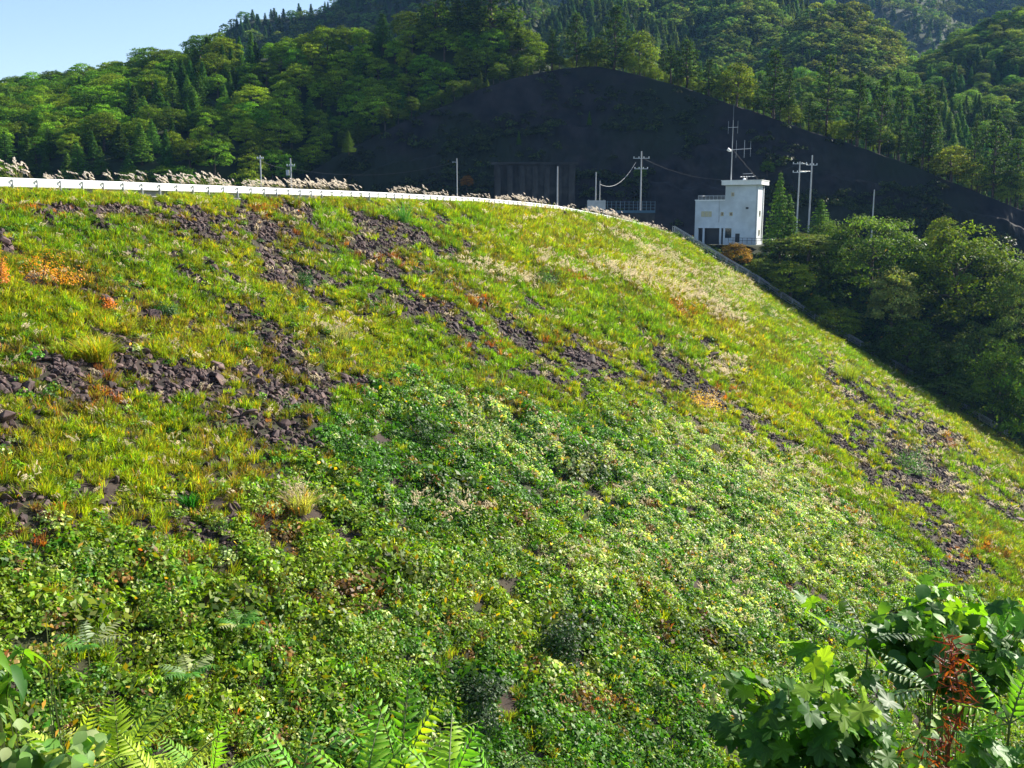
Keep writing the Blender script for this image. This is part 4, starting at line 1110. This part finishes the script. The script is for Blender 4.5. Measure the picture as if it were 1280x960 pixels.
# pines and others along the top of the cliff
def ridge(px, dy=0, dY=4):
    r = np.array(CL_R); return at(px, np.interp(px, r[:, 0], r[:, 1]) + dy, np.interp(px, r[:, 0], r[:, 2]) + dY)
pines = [(690, 42, 26, 3), (720, 24, 40, 0), (768, 14, 44, 2), (838, 62, 30, 1), (858, 56, 44, 0), (885, 78, 30, 3), (966, 70, 44, 2), (985, 92, 28, 1), (1032, 78, 42, 0), (1070, 97, 34, 3), (1098, 102, 34, 2), (1122, 108, 28, 1), (1152, 118, 40, 2), (1160, 140, 36, 0), (1214, 150, 28, 1), (1240, 142, 42, 2), (1268, 165, 34, 0)]
plab = ['thin pine at the left end of the cliff top row', 'flat topped pine above the left shoulder of the cliff', 'tall spreading pine at the highest point of the cliff', 'small pine left of the spreading pine behind the antenna mast', 'wide layered pine above the left of the antenna mast', 'short dark pine right of the antenna mast',
        'tall layered pine above the house, on the cliff edge', 'slim pine in the shadow of the tall layered pine', 'tall dark trunked pine above the pair of poles', 'narrow pine right of the dark trunked pine', 'full crowned pine in the middle of the right hand row', 'thin pine tucked behind the full crowned pine', 'broad dark pine halfway down the right hand row', 'lower pine in front of the broad dark pine', 'small pine right of the pale bush on the cliff edge', 'large dark pine near the right end of the cliff', 'last pine at the right edge above the cliff']
for (px, top, wpx, k_), lb in zip(pines, plab):
    b = ridge(px, 4); h = (proj(b)[1] - top) * b[1] / F_PX
    put_tree('pine_tree', PINE_M[k_], b, h, (wpx * b[1] / F_PX) / (6.2 * h / 10), (.055, .10, .028), lb)
for px, top, wpx, tint, lb in [(800, 46, 40, (.12, .18, .04), 'light green broadleaf tree right of the tall spreading pine'), (745, 50, 26, (.09, .14, .03), 'broadleaf tree between the two left pines'), (920, 84, 44, (.13, .18, .03), 'yellow green broadleaf tree above the house mast'),
                               (905, 100, 24, (.12, .17, .03), 'small rounded tree left of the yellow green one'), (1188, 186, 52, (.17, .21, .05), 'pale yellow green bush bulging over the cliff edge'), (1220, 208, 34, (.12, .18, .05), 'green bush on the cliff edge right of the pale bush'), (1262, 215, 34, (.11, .17, .04), 'low green tree at the right end of the cliff edge')]:
    b = ridge(px, 8); h = (proj(b)[1] - top) * b[1] / F_PX
    put_tree('broadleaf_tree', BROAD_M[rs.randint(4)], b, h, (wpx * b[1] / F_PX) / (7.6 * h / 10), tint, lb)
cz = lambda x: 'on the left shoulder of the cliff' if x < 800 else 'above and left of the antenna mast' if x < 905 else 'above the white building' if x < 985 else 'above the linked pole pair' if x < 1060 else 'above the big round trees' if x < 1170 else 'at the right end of the cliff'
for px in np.arange(676, 1300, 6.5):
    c = rs.rand()
    r_ = np.interp(px, [680, 760, 900, 1100, 1280], [.55, .75, .8, 1.0, .9])
    b = ridge(px + rs.uniform(-3, 3), rs.uniform(-3, 9), rs.uniform(2, 22))
    if c < .45: put_tree('pine_tree', PINE_M[rs.randint(4)], b, rs.uniform(9, 15) * r_, rs.uniform(.8, 1.1), np.array([.06, .11, .03]) * rs.uniform(.8, 1.2), 'pine in the cliff top row, ' + cz(px), 'tree', 'trees along the cliff top')
    else: put_tree('broadleaf_tree', BROAD_M[rs.randint(4)], b, rs.uniform(6, 11) * r_, rs.uniform(.8, 1.1), np.array([.10, .15, .03]) * rs.uniform(.7, 1.35), 'leafy tree in the cliff top row, ' + cz(px), 'tree', 'leafy trees along the cliff top')
# plants clinging to the cliff
for px, f, lb in [(738, .78, 'lone little conifer high on the dark cliff'), (800, .30, 'shrub growing low on the dark cliff'), (960, .5, 'shrub on the ledge of the dark cliff above the house'), (650, .55, 'conifer on the left part of the dark cliff'), (435, .0, 'small bright conifer in the shade at the foot of the forest'), (585, .2, 'reddish shrub at the foot of the dark cliff')]:
    if px == 435:
        put_tree('conifer_tree', CONI_M[2], at(436, 192, 330), 7.5, 1.2, (.06, .11, .02), lb); continue
    i = int((px - 350) / 1070 * 559); p = CLP[np.clip(i, 0, 559), int(f * 149)]
    put_tree('cliff_shrub', (CONI_M[1] if 'conifer' in lb else BROAD_M[0]), p, 5.5, 1.0, (.20, .10, .03) if 'red' in lb else (.06, .12, .02), lb, 'shrub')
m = 5200
ii = rs.uniform(0, 558, m).astype(int); jj = (rs.rand(m) ** 1.2 * 147).astype(int)
Pk = CLP[ii, jj]; kk = fbm(Pk[:, 0] / 16, Pk[:, 2] / 7, 191, 3) > -.02
Pk = Pk[kk]; m = len(Pk)
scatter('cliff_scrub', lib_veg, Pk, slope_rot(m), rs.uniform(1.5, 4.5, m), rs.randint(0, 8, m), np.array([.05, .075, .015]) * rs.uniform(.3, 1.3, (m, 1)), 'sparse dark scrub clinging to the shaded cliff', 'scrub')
for px in np.arange(362, 700, 8.0):
    b = ridge(px + rs.uniform(-3, 3), rs.uniform(-2, 8), rs.uniform(1, 9)); h_ = rs.uniform(4.5, 9) * (.8 if px < 430 else 1)
    cn_ = rs.rand() < .3
    put_tree('conifer_tree' if cn_ else 'broadleaf_tree', (CONI_M if cn_ else BROAD_M)[rs.randint(4)], b, h_, rs.uniform(.9, 1.3), np.array([.07, .115, .02]) * rs.uniform(.6, 1.3), ('pointed' if cn_ else 'leafy') + ' tree bordering the dark cliff where it meets the forest hill', 'tree', ('pointed' if cn_ else 'leafy') + ' trees between the forest hill and the cliff')
# big conifers on the near summit
for px, top, base, wpx, k_, lb in [(545, -34, 52, 50, 2, 'left one of the big layered conifers on the forest hill top'), (572, -14, 50, 38, 0, 'smaller dark conifer between the two big ones on the hill top'), (615, -40, 52, 78, 2, 'widest layered conifer on the forest hill top'), (592, -20, 50, 44, 1, 'dark conifer leaning against the widest one on the hill top'), (648, 30, 62, 24, 3, 'pointed little conifer right of the hill top group')]:
    m_ = PINE_M[k_] if wpx > 45 else CONI_M[k_]
    ptree('conifer_tree', m_, px, top, base, 420, wpx, (.065, .11, .035), lb, 6.2 if wpx > 45 else 4.6)

# ------------------------------------------------------------------ forests
def far_single(k):
    if k < 3: T, L = tree_broad(500 + k, 24, 30, ls=1.0, rx=4.4, zc=5.0, rz=4.2, flat=.8)
    else: T, L = tree_conifer(510 + k, 2.2, 11, dens=8, ls=.8)
    return tree_single('far_tree', T[:1], L)
lib_tree = collection('trees', [tree_single('forest_tree', *t) for t in (BROAD + CONI + PINE[:2])])     # 0-3 broad, 4-7 conifer, 8-9 pine
lib_far = collection('fartrees', [far_single(k) for k in range(6)])      # 0-2 broad, 3-5 conifer
def layer_points(P, n, rng, v0=.0):
    nu, nv = P.shape[:2]
    a = rng.uniform(0, nu - 1.001, n); b = rng.uniform(v0 * (nv - 1), nv - 1.001, n)
    i = a.astype(int); j = b.astype(int); fa = (a - i)[:, None]; fb = (b - j)[:, None]
    # area weighting
    e1 = P[i + 1, j] - P[i, j]; e2 = P[i, j + 1] - P[i, j]
    ar = np.linalg.norm(np.cross(e1, e2), axis=1)
    Q = (P[i, j] * (1 - fa) + P[i + 1, j] * fa) * (1 - fb) + (P[i, j + 1] * (1 - fa) + P[i + 1, j + 1] * fa) * fb
    k = rng.rand(n) < ar / np.percentile(ar, 97)
    return Q[k]
def thin(P, d):
    """Poisson-like thinning on a grid"""
    cell = {}; out = []
    for i, p in enumerate(P):
        c = (int(p[0] // d), int(p[1] // d)); ok = True
        for a in (-1, 0, 1):
            for b in (-1, 0, 1):
                for j in cell.get((c[0] + a, c[1] + b), ()):
                    if (P[j, 0] - p[0]) ** 2 + (P[j, 1] - p[1]) ** 2 + (P[j, 2] - p[2]) ** 2 < d * d: ok = False
        if ok: cell.setdefault(c, []).append(i); out.append(i)
    return P[out]
def forest(name, P, n, d, label, conif, hts, tcol, lib, nb, nc, seed, tilt=True):
    rng = np.random.RandomState(seed)
    Q = thin(layer_points(P, n, rng, .04), d); m = len(Q)
    cn = fbm(Q[:, 0] / 60, Q[:, 1] / 60, seed, 3)
    con = (cn + rng.normal(size=m) * .15) > (1 - 2 * conif) * .5
    idx = np.where(con, rng.randint(nc[0], nc[1], m), rng.randint(nb[0], nb[1], m))
    h = rng.uniform(*hts, m) * np.where(con, 1.08, 1)
    tint = np.where(con[:, None], np.array(tcol[1]), np.array(tcol[0])) * rng.uniform(.6, 1.9, (m, 1)) * np.array([1.05, 1.2, .85])
    tint *= np.stack([1 + rng.uniform(-.2, .35, m), np.ones(m), np.ones(m)], 1)
    wf = rng.uniform(.95, 1.4, m) * np.where(con, 1.15, 1.05)
    scl = np.stack([h / 10 * wf, h / 10 * wf, h / 10], 1)
    rot = np.stack([np.zeros(m), np.zeros(m), rng.rand(m) * 6.28], 1)
    return Q, rot, scl, idx, tint, con, label
def emit(name, F, lib):
    Q, rot, scl, idx, tint, con, label = F
    print(name, len(Q)); return scatter(name, lib, Q, rot, scl, idx, tint, label, 'forest')
TB, TCn = (.11, .18, .015), (.05, .11, .02)
# the nearest wooded hill: the largest trees one by one, the rest as one mass
Fh = forest('hill', HB, 16000, 7.0, 'dense mixed forest on the upper left hill', .14, (8.5, 14), (TB, TCn), lib_tree, (0, 4), (4, 8), 601)
Q, rot, scl, idx, tint, con, _ = Fh
px, py, dep = proj(Q)
vis = (px > -30) & (px < 700) & (py > -20) & (py < 262)
def above_cliff(Q, m=0):
    a, b, _ = proj(Q); rr = np.array(CL_R)
    return (a < 350) | (b < np.interp(a, rr[:, 0], rr[:, 1]) + m) | (a > 760)
ok_ = above_cliff(Q, 4)
Q, rot, scl, idx, tint, con, px, py, dep, vis = [v[ok_] for v in (Q, rot, scl, idx, tint, con, px, py, dep, vis)]
score = np.where(vis, scl[:, 2] / dep + .012 * (rs.rand(len(Q))), -1)
allm = BROAD_M + CONI_M
order = np.argsort(-score)[:270]
single = np.zeros(len(Q), bool); single[order] = True
zl = lambda x, y: ('at the left of' if x < 200 else 'in the middle of' if x < 420 else 'on the right flank of')
zh = lambda y: ('upper' if y < 110 else 'middle' if y < 170 else 'lower')
for i in order:
    th = thing('conifer_tree' if con[i] else 'broadleaf_tree', Q[i], '%s %s the %s forest slope' % ('dark pointed conifer' if con[i] else 'round crowned leafy tree', zl(px[i], py[i]), zh(py[i])), 'tree',
               '%s trees %s the %s forest slope' % ('conifer' if con[i] else 'leafy', zl(px[i], py[i]), zh(py[i])))
    th.scale = scl[i]; th.rotation_euler = rot[i]
    tm, cm = allm[idx[i]]
    link('trunk', tm, th); c = link('crown', cm, th); c['tint'] = [float(v) for v in tint[i]]
k = ~single
emit('hill_forest', (Q[k], rot[k], scl[k], idx[k], tint[k], con[k], 'dense mixed forest on the wooded hill at upper left'), lib_tree)
emit('valley_forest', forest('valley', MF, 7000, 5.0, 'conifer plantation behind the pines of the cliff top', .85, (9, 13), ((.10, .16, .04), (.07, .13, .04)), lib_tree, (0, 4), (4, 8), 602), lib_tree)
emit('right_hill_forest', forest('right', HD, 9000, 7.5, 'lit leafy forest on the hill at the upper right corner', .05, (9, 14), ((.095, .15, .03), TCn), lib_tree, (0, 4), (4, 8), 603), lib_tree)
emit('spur_forest', forest('spur', S1, 14000, 6.8, 'blue green conifer forest on the distant spur', .55, (9, 12.5), ((.09, .14, .04), (.06, .10, .035)), lib_far, (0, 3), (3, 6), 604), lib_far)
emit('rounded_hump_forest', forest('h1', H1, 8000, 6.8, 'leafy forest on the distant rounded hump', .25, (8, 11), ((.10, .14, .045), (.05, .09, .03)), lib_far, (0, 3), (3, 6), 605), lib_far)
emit('pointed_hump_forest', forest('h2', H2, 8000, 6.8, 'leafy forest on the distant hump right of the rounded one', .2, (8, 11), ((.11, .145, .045), (.05, .09, .03)), lib_far, (0, 3), (3, 6), 606), lib_far)
emit('far_ridge_forest', forest('ra', RA, 26000, 7.5, 'conifer forest on the far ridge against the sky', .5, (7.5, 11), ((.075, .12, .035), (.04, .08, .028)), lib_far, (0, 3), (3, 6), 607), lib_far)
emit('back_mountain_forest', forest('bm', BM, 24000, 12, 'hazy forest on the most distant mountain', .5, (12, 18), ((.08, .12, .04), (.05, .09, .03)), lib_far, (0, 3), (3, 6), 608), lib_far)

# ------------------------------------------------------------------ foreground plants, a few metres from the viewer
def leaf_shape(name, L, W, outline, fold=.12, curl=.15, mat=None, seed=0):
    """a real leaf: lobed outline round a folded midrib. outline = [(along 0..1, half width 0..1)]"""
    rng = np.random.RandomState(seed)
    V = []; 
    n = len(outline)
    for u_, w_ in outline:
        z = -curl * L * u_ * u_
        V.append((u_ * L, 0, z))
    for sgn in (1, -1):
        for u_, w_ in outline:
            z = -curl * L * u_ * u_ + fold * W * w_ - .25 * W * w_ * w_ * curl
            V.append((u_ * L + .0, sgn * w_ * W * .5, z + rng.normal() * .01 * L))
    Fs = []
    for k in range(n - 1):
        Fs.append((k, k + 1, n + k + 1, n + k)); Fs.append((k + 1, k, 2 * n + k, 2 * n + k + 1))
    me = fast_mesh(name, np.array(V), np.array(Fs), [mat or M['vine']], vc=np.ones((len(Fs), 3)), smooth=False)
    return me
def lobed(name, L, seed):
    """grape-like leaf: five lobes, as a fan round the stalk"""
    rng = np.random.RandomState(seed)
    pts = []
    angs = np.linspace(-160, 160, 49)
    for i, a in enumerate(angs):
        lob = .52
        for c_, hgt, wd in ((0, .50, 25), (52, .40, 22), (-52, .40, 22), (108, .26, 22), (-108, .26, 22), (150, .10, 14), (-150, .10, 14)):
            lob = max(lob, .50 + hgt * max(0, 1 - abs(a - c_) / wd) ** .8)
        r_ = L * .60 * (lob + (.022 if i % 2 else -.022) + rng.normal() * .012)
        x = L * .30 + r_ * math.cos(math.radians(a)); y = r_ * math.sin(math.radians(a)) * 1.05
        z = .10 * abs(y) - .30 * (x / L) ** 2 * L * .6 + rng.normal() * .008 * L + .03 * L * math.cos(math.radians(a) * 5)
        pts.append((x, y, z))
    V = [(0.02 * L, 0, 0), (L * .35, 0, -.015 * L)] + pts
    n = len(pts); Fs = []
    for i in range(n - 1): Fs.append((1, 2 + i, 2 + i + 1))
    Fs.append((0, 2, 1)); Fs.append((0, 1, 2 + n - 1))
    sh = np.array([1.25 if min(abs(a - c_) for c_ in (0, 52, -52, 108, -108)) < 5 else rng.uniform(.82, 1.05) for a in angs[:-1]] + [1, 1])
    return fast_mesh(name, np.array(V), np.array(Fs), [M['vine']], vc=np.repeat(sh[:, None], 3, 1))
LEAF_LOB = [lobed('lobed_leaf', .24, 700 + k) for k in range(4)]
oval = [(0, .03), (.12, .45), (.3, .9), (.5, 1), (.7, .8), (.88, .4), (1, .02)]
LEAF_OV = [leaf_shape('oval_leaf', .20, .15, oval, seed=710 + k, curl=.2 + .1 * k) for k in range(3)]
lance = [(0, .1), (.12, .7), (.3, 1), (.55, .85), (.8, .45), (1, .02)]
LEAFLET = [leaf_shape('leaflet', .15, .042, lance, .25, .25 + .15 * k, seed=720 + k) for k in range(3)]
LEAF_LONG = [leaf_shape('long_leaf', .24, .075, lance, .2, .5, seed=730 + k) for k in range(2)]
PINNA = leaf_shape('pinna', .13, .022, [(0, .6), (.2, 1), (.5, .85), (.8, .5), (1, .05)], .2, .3, seed=740)

def orient(x, n):
    """matrix whose X axis is x and whose Z axis is close to n"""
    x = Vector(x).normalized(); n = Vector(n); y = n.cross(x)
    if y.length < 1e-4: y = Vector((0, 1, 0)).cross(x)
    y.normalize(); z = x.cross(y)
    return Matrix((x, y, z)).transposed().to_4x4()
def place(me, name, parent, loc, x, n, s, tint):
    o = D.objects.new(name, me); COL.objects.link(o); o.parent = parent
    o.matrix_local = Matrix.Translation(Vector(loc)) @ orient(x, n) @ Matrix.Scale(s, 4)
    o['tint'] = [float(v) for v in tint]; return o
def tz(c, lo=.75, hi=1.3): return np.array(c) * rs.uniform(lo, hi) * np.array([rs.uniform(.85, 1.2), 1, rs.uniform(.8, 1.2)])

def leafy_plant(name, px, py, Y, wpx, hpx, nleaf, leaves, cols, label, size=1.0, depth=.7, cat='plant', stem=True, facing=.5, lit_topcol=None):
    """leaves spread through an uneven volume, each one an object, on arching stems"""
    cpos = Vector(at(px, py, Y)); mpp = Y / F_PX
    w_ = wpx * mpp / 2; h_ = hpx * mpp / 2
    gz_ = float(near_z(cpos.x, cpos.y)); base = Vector((cpos.x + .1, cpos.y - .1, gz_))
    th = thing(name, base, label, cat)
    rel = cpos - base
    mb = MB(); pts = []
    nst = max(6, nleaf // 14)
    for k in range(nst):
        a = rs.rand() * 6.28; r_ = math.sqrt(rs.rand()); 
        e = rel + Vector((math.cos(a) * r_ * w_, rs.uniform(-1, 1) * w_ * depth, h_ * rs.uniform(-.8, 1) * math.sqrt(max(0, 1.05 - r_ * r_))))
        b = Vector((rs.normal() * .08, rs.normal() * .08, -.1)); md = rel + (e - rel) * .35 - Vector((0, 0, h_ * rs.uniform(.6, 1.5)))
        q = [b, b.lerp(md, .5), md, md.lerp(e, .6) + Vector((0, 0, .03)), e]
        mb.tube(q, [.006, .006, .005, .004, .002], 4); pts.append((md, e))
    if stem: mb.build('stem', M['stalk'], th)
    for k in range(nleaf):
        md, e = pts[k % nst]; f = rs.rand() ** .6
        p = md.lerp(e, f) + Vector(rs.normal(size=3) * .05 * np.array([1, 1, .7]) * (w_ / .3))
        d_ = (p - rel); top = d_.z / h_
        nrm = Vector((rs.normal() * .45 + .15, -.45 * facing + rs.normal() * .4, .8))
        xd = Vector((rs.normal(), rs.normal() - .4, -.35))
        c = cols[rs.randint(len(cols))]
        if lit_topcol is not None and top > .1 and rs.rand() < .65: c = lit_topcol  # upper leaves tinted brighter, painting in a sunlit top
        place(leaves[rs.randint(len(leaves))], 'leaf', th, p, xd, nrm, size * rs.uniform(.65, 1.15), tz(c))
    return th
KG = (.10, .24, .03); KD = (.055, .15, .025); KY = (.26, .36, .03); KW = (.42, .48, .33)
# cluster of grape-like leaves, lower right
leafy_plant('vine_shrub', 1012, 868, 6.2, 200, 230, 300, LEAF_LOB, [KD, KD, KG, KD], 'dark shrub of large lobed vine leaves at the lower right', .92, .6, facing=.6, lit_topcol=(.24, .42, .03))
leafy_plant('vine_shrub', 1195, 792, 8.2, 215, 170, 560, LEAF_LOB + LEAF_OV, [KG, KD, KD], 'wide vine covered bush with small leaves near the right edge', .88, .6, facing=.6, lit_topcol=(.18, .38, .03))
leafy_plant('vine_shrub', 1250, 950, 5.6, 130, 120, 110, LEAF_LOB, [KG, (.20, .36, .03), KG], 'bright green vine leaves in the bottom right corner', .85, .6, facing=.6)
leafy_plant('herb_plant', 1110, 915, 6.6, 140, 150, 260, LEAF_OV, [KG, (.2, .3, .04), KD, (.4, .4, .15)], 'mixed small leaved weeds between the vine shrub and the red plant', .45, .6)
leafy_plant('round_leaf_plant', 62, 935, 5.2, 140, 100, 90, LEAF_OV, [(.20, .32, .10), (.14, .29, .05), (.32, .42, .20)], 'pale round leaved plant in the bottom left corner', .62, .6, facing=.2)
leafy_plant('long_leaf_plant', -4, 800, 5.4, 70, 170, 64, LEAF_LONG, [KG, (.16, .32, .03), KD], 'plant with long drooping pointed leaves at the left edge', .8, .6, facing=.3)
leafy_plant('yellow_herb', 60, 800, 9.0, 60, 70, 60, LEAF_OV, [(.35, .33, .04), (.2, .26, .03), (.3, .2, .04)], 'yellowing weed beside the drooping leaves at the left', .3, .6)

def frond(parent, base, d0, length, nl, leaf, lsize, cols, droop=.6, up=.9, name='leaflet', twist=0.0, width_prof=None):
    """an arching rachis with paired leaflets; the leaflets are its sub-parts"""
    d0 = Vector(d0).normalized(); pts = []; p = Vector(base); d = d0.copy(); st_ = length / 12
    for k in range(13):
        pts.append(p.copy()); p = p + d * st_; d = (d + Vector((0, 0, -droop / 12))).normalized()
    fr = MB().tube(pts, [.006] * 5 + [.0045] * 4 + [.003] * 4, 4).build('frond', M['stalk'], parent)
    tint0 = tz(cols[rs.randint(len(cols))], .85, 1.2)
    for k in range(nl):
        f = .14 + .86 * k / nl; q = f * 12; i = min(int(q), 11); a = pts[i].lerp(pts[i + 1], q - i); t_ = (pts[i + 1] - pts[i]).normalized()
        side = t_.cross(Vector((math.sin(twist), 0, up))).normalized(); n_ = side.cross(t_)
        sz = lsize * (math.sin(math.pi * min(1, .22 + f * .80)) ** .7 if width_prof is None else width_prof(f)) 
        for sg_ in (1, -1):
            x = side * sg_ * 1.0 + t_ * .45 + Vector(rs.normal(size=3) * .08)
            place(leaf[rs.randint(len(leaf))] if isinstance(leaf, list) else leaf, name, fr, a, x, n_ + Vector(rs.normal(size=3) * .12), sz * rs.uniform(.9, 1.1), tint0 * rs.uniform(.85, 1.15))
    return fr
def frond_plant(name, px, py, Y, fr, label, leaf, lsize, cols, nl=11, droop=.6, cat='plant', grow=1.35):
    c = Vector(at(px, py, Y)); gz_ = float(near_z(c.x, c.y))
    th = thing(name, (c.x, c.y, gz_), label, cat)
    H = c.z - gz_
    MB().tube([(0, 0, -.1), (.03, .02, H * .5), (0, 0, H)], [.012, .010, .008], 5).build('stem', M['stalk'], th)
    for (dx, dy, dz, L) in fr:
        frond(th, (0, 0, H), (dx, dy, dz), L * grow, nl, leaf, lsize, cols, droop)
    return th
SG = (.18, .46, .03); SY = (.34, .56, .03)
# sumac rosette, bottom centre
frond_plant('sumac_shrub', 500, 975, 5.6, [(-.7, .1, .75, .52), (-.25, .2, 1, .50), (.05, .4, 1, .55), (.35, .2, .95, .50), (.8, -.1, .6, .42), (.6, .5, .5, .5), (-.9, -.2, .35, .5), (-.5, .6, .6, .5)], 'bright green sumac with feathered fronds at the bottom centre', LEAFLET, .80, [SG, SY, SG], 12, .7)
frond_plant('sumac_shrub', 375, 985, 5.4, [(-.4, .1, 1, .34), (-.9, .1, .5, .36), (.5, .3, .8, .34), (.1, .5, .7, .36)], 'smaller sumac just left of the bright one at the bottom', LEAFLET, .62, [SG, (.18, .34, .06)], 10, .7)
frond_plant('sumac_shrub', 610, 985, 5.6, [(.6, .1, .7, .30), (-.2, .1, 1, .26), (.9, .2, .3, .28)], 'small pale sumac at the right of the bottom group', LEAFLET, .62, [(.24, .38, .14), SG], 8, .8)
frond_plant('sumac_shrub', 1262, 905, 5.8, [(-.8, .1, .5, .36), (-.4, .2, .9, .36), (.3, .2, .9, .36), (-.9, -.2, .05, .32), (.7, 0, .5, .36)], 'feathery green sumac in the lower right corner', LEAFLET, .7, [SG, SY], 11, .8)
frond_plant('silver_frond_plant', 1165, 862, 6.6, [(-1, .1, .55, .42), (-1, -.2, .1, .42), (-.8, .3, .8, .36), (-1, 0, -.05, .38)], 'plant with silvery shining fronds behind the red stem', LEAFLET, .55, [(.24, .36, .16), (.32, .42, .26)], 12, .6)
frond_plant('silver_frond_plant', 1085, 800, 7.4, [(-.8, .1, .55, .36), (-.3, .2, .7, .34), (.9, 0, .3, .36)], 'grey frond standing behind the dark vine shrub', LEAFLET, .55, [(.18, .28, .16)], 11, .6)
frond_plant('sumac_shrub', 560, 1000, 5.0, [(-.5, .1, .9, .36), (.3, .2, 1, .38), (.8, .1, .5, .36), (-.9, .1, .5, .36), (0, .6, .7, .4)], 'sumac with crowded overlapping fronds at the right of the bottom centre', LEAFLET, .75, [SY, SG], 12, .8)
frond_plant('sumac_shrub', 455, 1000, 5.2, [(-.6, .1, .9, .38), (.5, .2, .9, .36), (-.9, .3, .5, .36), (.1, .5, .9, .38)], 'sumac whose fronds lean left beside the bright one at the bottom', LEAFLET, .72, [SG, (.24, .5, .05)], 12, .8)
frond_plant('bracken', 95, 985, 5.8, [(.7, .1, .7, .40), (-.5, .1, .9, .40), (.1, .2, 1, .44), (-.9, .1, .4, .40)], 'bracken fern among the pale round leaves', [PINNA], 1.0, [(.34, .50, .07)], 17, .8, 'fern')
frond_plant('bracken', 205, 1000, 5.8, [(.5, .1, .9, .46), (-.4, .1, .9, .42), (.95, .2, .3, .46), (-.9, .2, .4, .42)], 'low bracken fern at the bottom edge between the two taller ones', [PINNA], 1.0, [(.42, .55, .08)], 17, .8, 'fern')
# bracken, lower left
frond_plant('bracken', 150, 960, 6.4, [(.9, .1, .30, .62), (.6, .1, .85, .56), (-.05, .1, 1, .42), (1, .3, .05, .62), (.35, .5, .9, .46), (-.7, .2, .7, .42)], 'yellow green bracken fern at the lower left', [PINNA], 1.05, [(.48, .56, .08), (.34, .50, .05)], 17, .75, 'fern')
frond_plant('bracken', 265, 985, 6.2, [(-.6, .1, .9, .42), (.1, .1, 1, .42), (.7, .2, .6, .42), (-.9, .2, .3, .38)], 'second bracken fern right of the yellow one, greener', [PINNA], .95, [(.22, .44, .06)], 18, .8, 'fern')
for px, py, L_, lb in [(112, 838, 1.5, 'dull green feathery sapling on the slope above the bracken'), (238, 868, 1.2, 'small feathery sapling right of the dull green sapling'), (300, 815, 1.1, 'little sapling with pale fronds in the lower left ground cover')]:
    t, s = hit_face(px, py); p = face_pt(t, s)
    th = thing('young_sumac', p, lb, 'plant')
    MB().tube([(0, 0, -.2), (0, 0, .9)], [.03, .02], 5).build('stem', M['stalk'], th)
    for a in np.arange(0, 6.2, 1.05):
        frond(th, (0, 0, .9), (math.cos(a), math.sin(a), .75), L_, 9, LEAFLET, 2.6, [(.10, .26, .04), (.30, .38, .20)], .8)
# the red dried plant
c = Vector(at(1192, 800, 5.9)); gz_ = float(near_z(c.x, c.y)); b0 = Vector((c.x, c.y, gz_))
rp_ = thing('dried_plant', b0, 'tall dried red brown plant with curled leaves at the lower right', 'plant')
M['redstalk'] = flat_mat('red_stalk', (.20, .045, .025), .7)
H = c.z - gz_; stem = [Vector((.05, 0, -.1)), Vector((.02, 0, H * .5)), Vector((.03, 0, H - .75)), Vector((.10, 0, H - .45)), Vector((.02, 0, H - .2)), Vector((-.03, .02, H + .03))]
mb = MB().tube(stem, [.016, .013, .010, .009, .007, .004], 5)
for k in range(9):
    z = H - .05 - k * .10; x = float(np.interp(z, [s_[2] for s_ in stem], [s_[0] for s_ in stem])); sg_ = -1 if k % 2 else 1
    e = Vector((x + sg_ * rs.uniform(.05, .20), rs.normal() * .05, z + rs.uniform(-.02, .06)))
    mb.tube([Vector((x, 0, z)), Vector((x + sg_ * .05, 0, z + .03)), e], [.005, .004, .002], 4)
mb.build('stem', M['redstalk'], rp_)
CURL = [leaf_shape('curled_leaf', .09, .020, lance, .6, 1.6, M['herb'], 750 + k) for k in range(3)]
for k in range(230):
    z = H + .04 - rs.rand() ** .9 * .98; x = float(np.interp(z, [s_[2] for s_ in stem], [s_[0] for s_ in stem]))
    spread = .035 + .10 * (H - z)
    place(CURL[rs.randint(3)], 'leaf', rp_, (x + rs.normal() * spread, rs.normal() * .05, z), rs.normal(size=3) + np.array([0, 0, -.5]), rs.normal(size=3), rs.uniform(.35, .85), tz([(.20, .035, .018), (.26, .055, .02), (.12, .025, .015)][rs.randint(3)]))

# ------------------------------------------------------------------ haze
M['haze'], n_, l_ = newmat('haze_air')
n_.remove(n_['Principled BSDF'])
pv = n_.new('ShaderNodeVolumePrincipled'); pv.inputs['Density'].default_value = .00005; pv.inputs['Color'].default_value = (.25, .52, 1.0, 1); pv.inputs['Anisotropy'].default_value = .1
l_.new(pv.outputs[0], n_['Material Output'].inputs['Volume'])
hz = MB().box(-2600, 2900, -300, 2700, Z0 - 1, 700).build('haze', M['haze']); tag(hz, 'thin blue air haze over the valley', None, kind='stuff')
print('objects', len(D.objects))
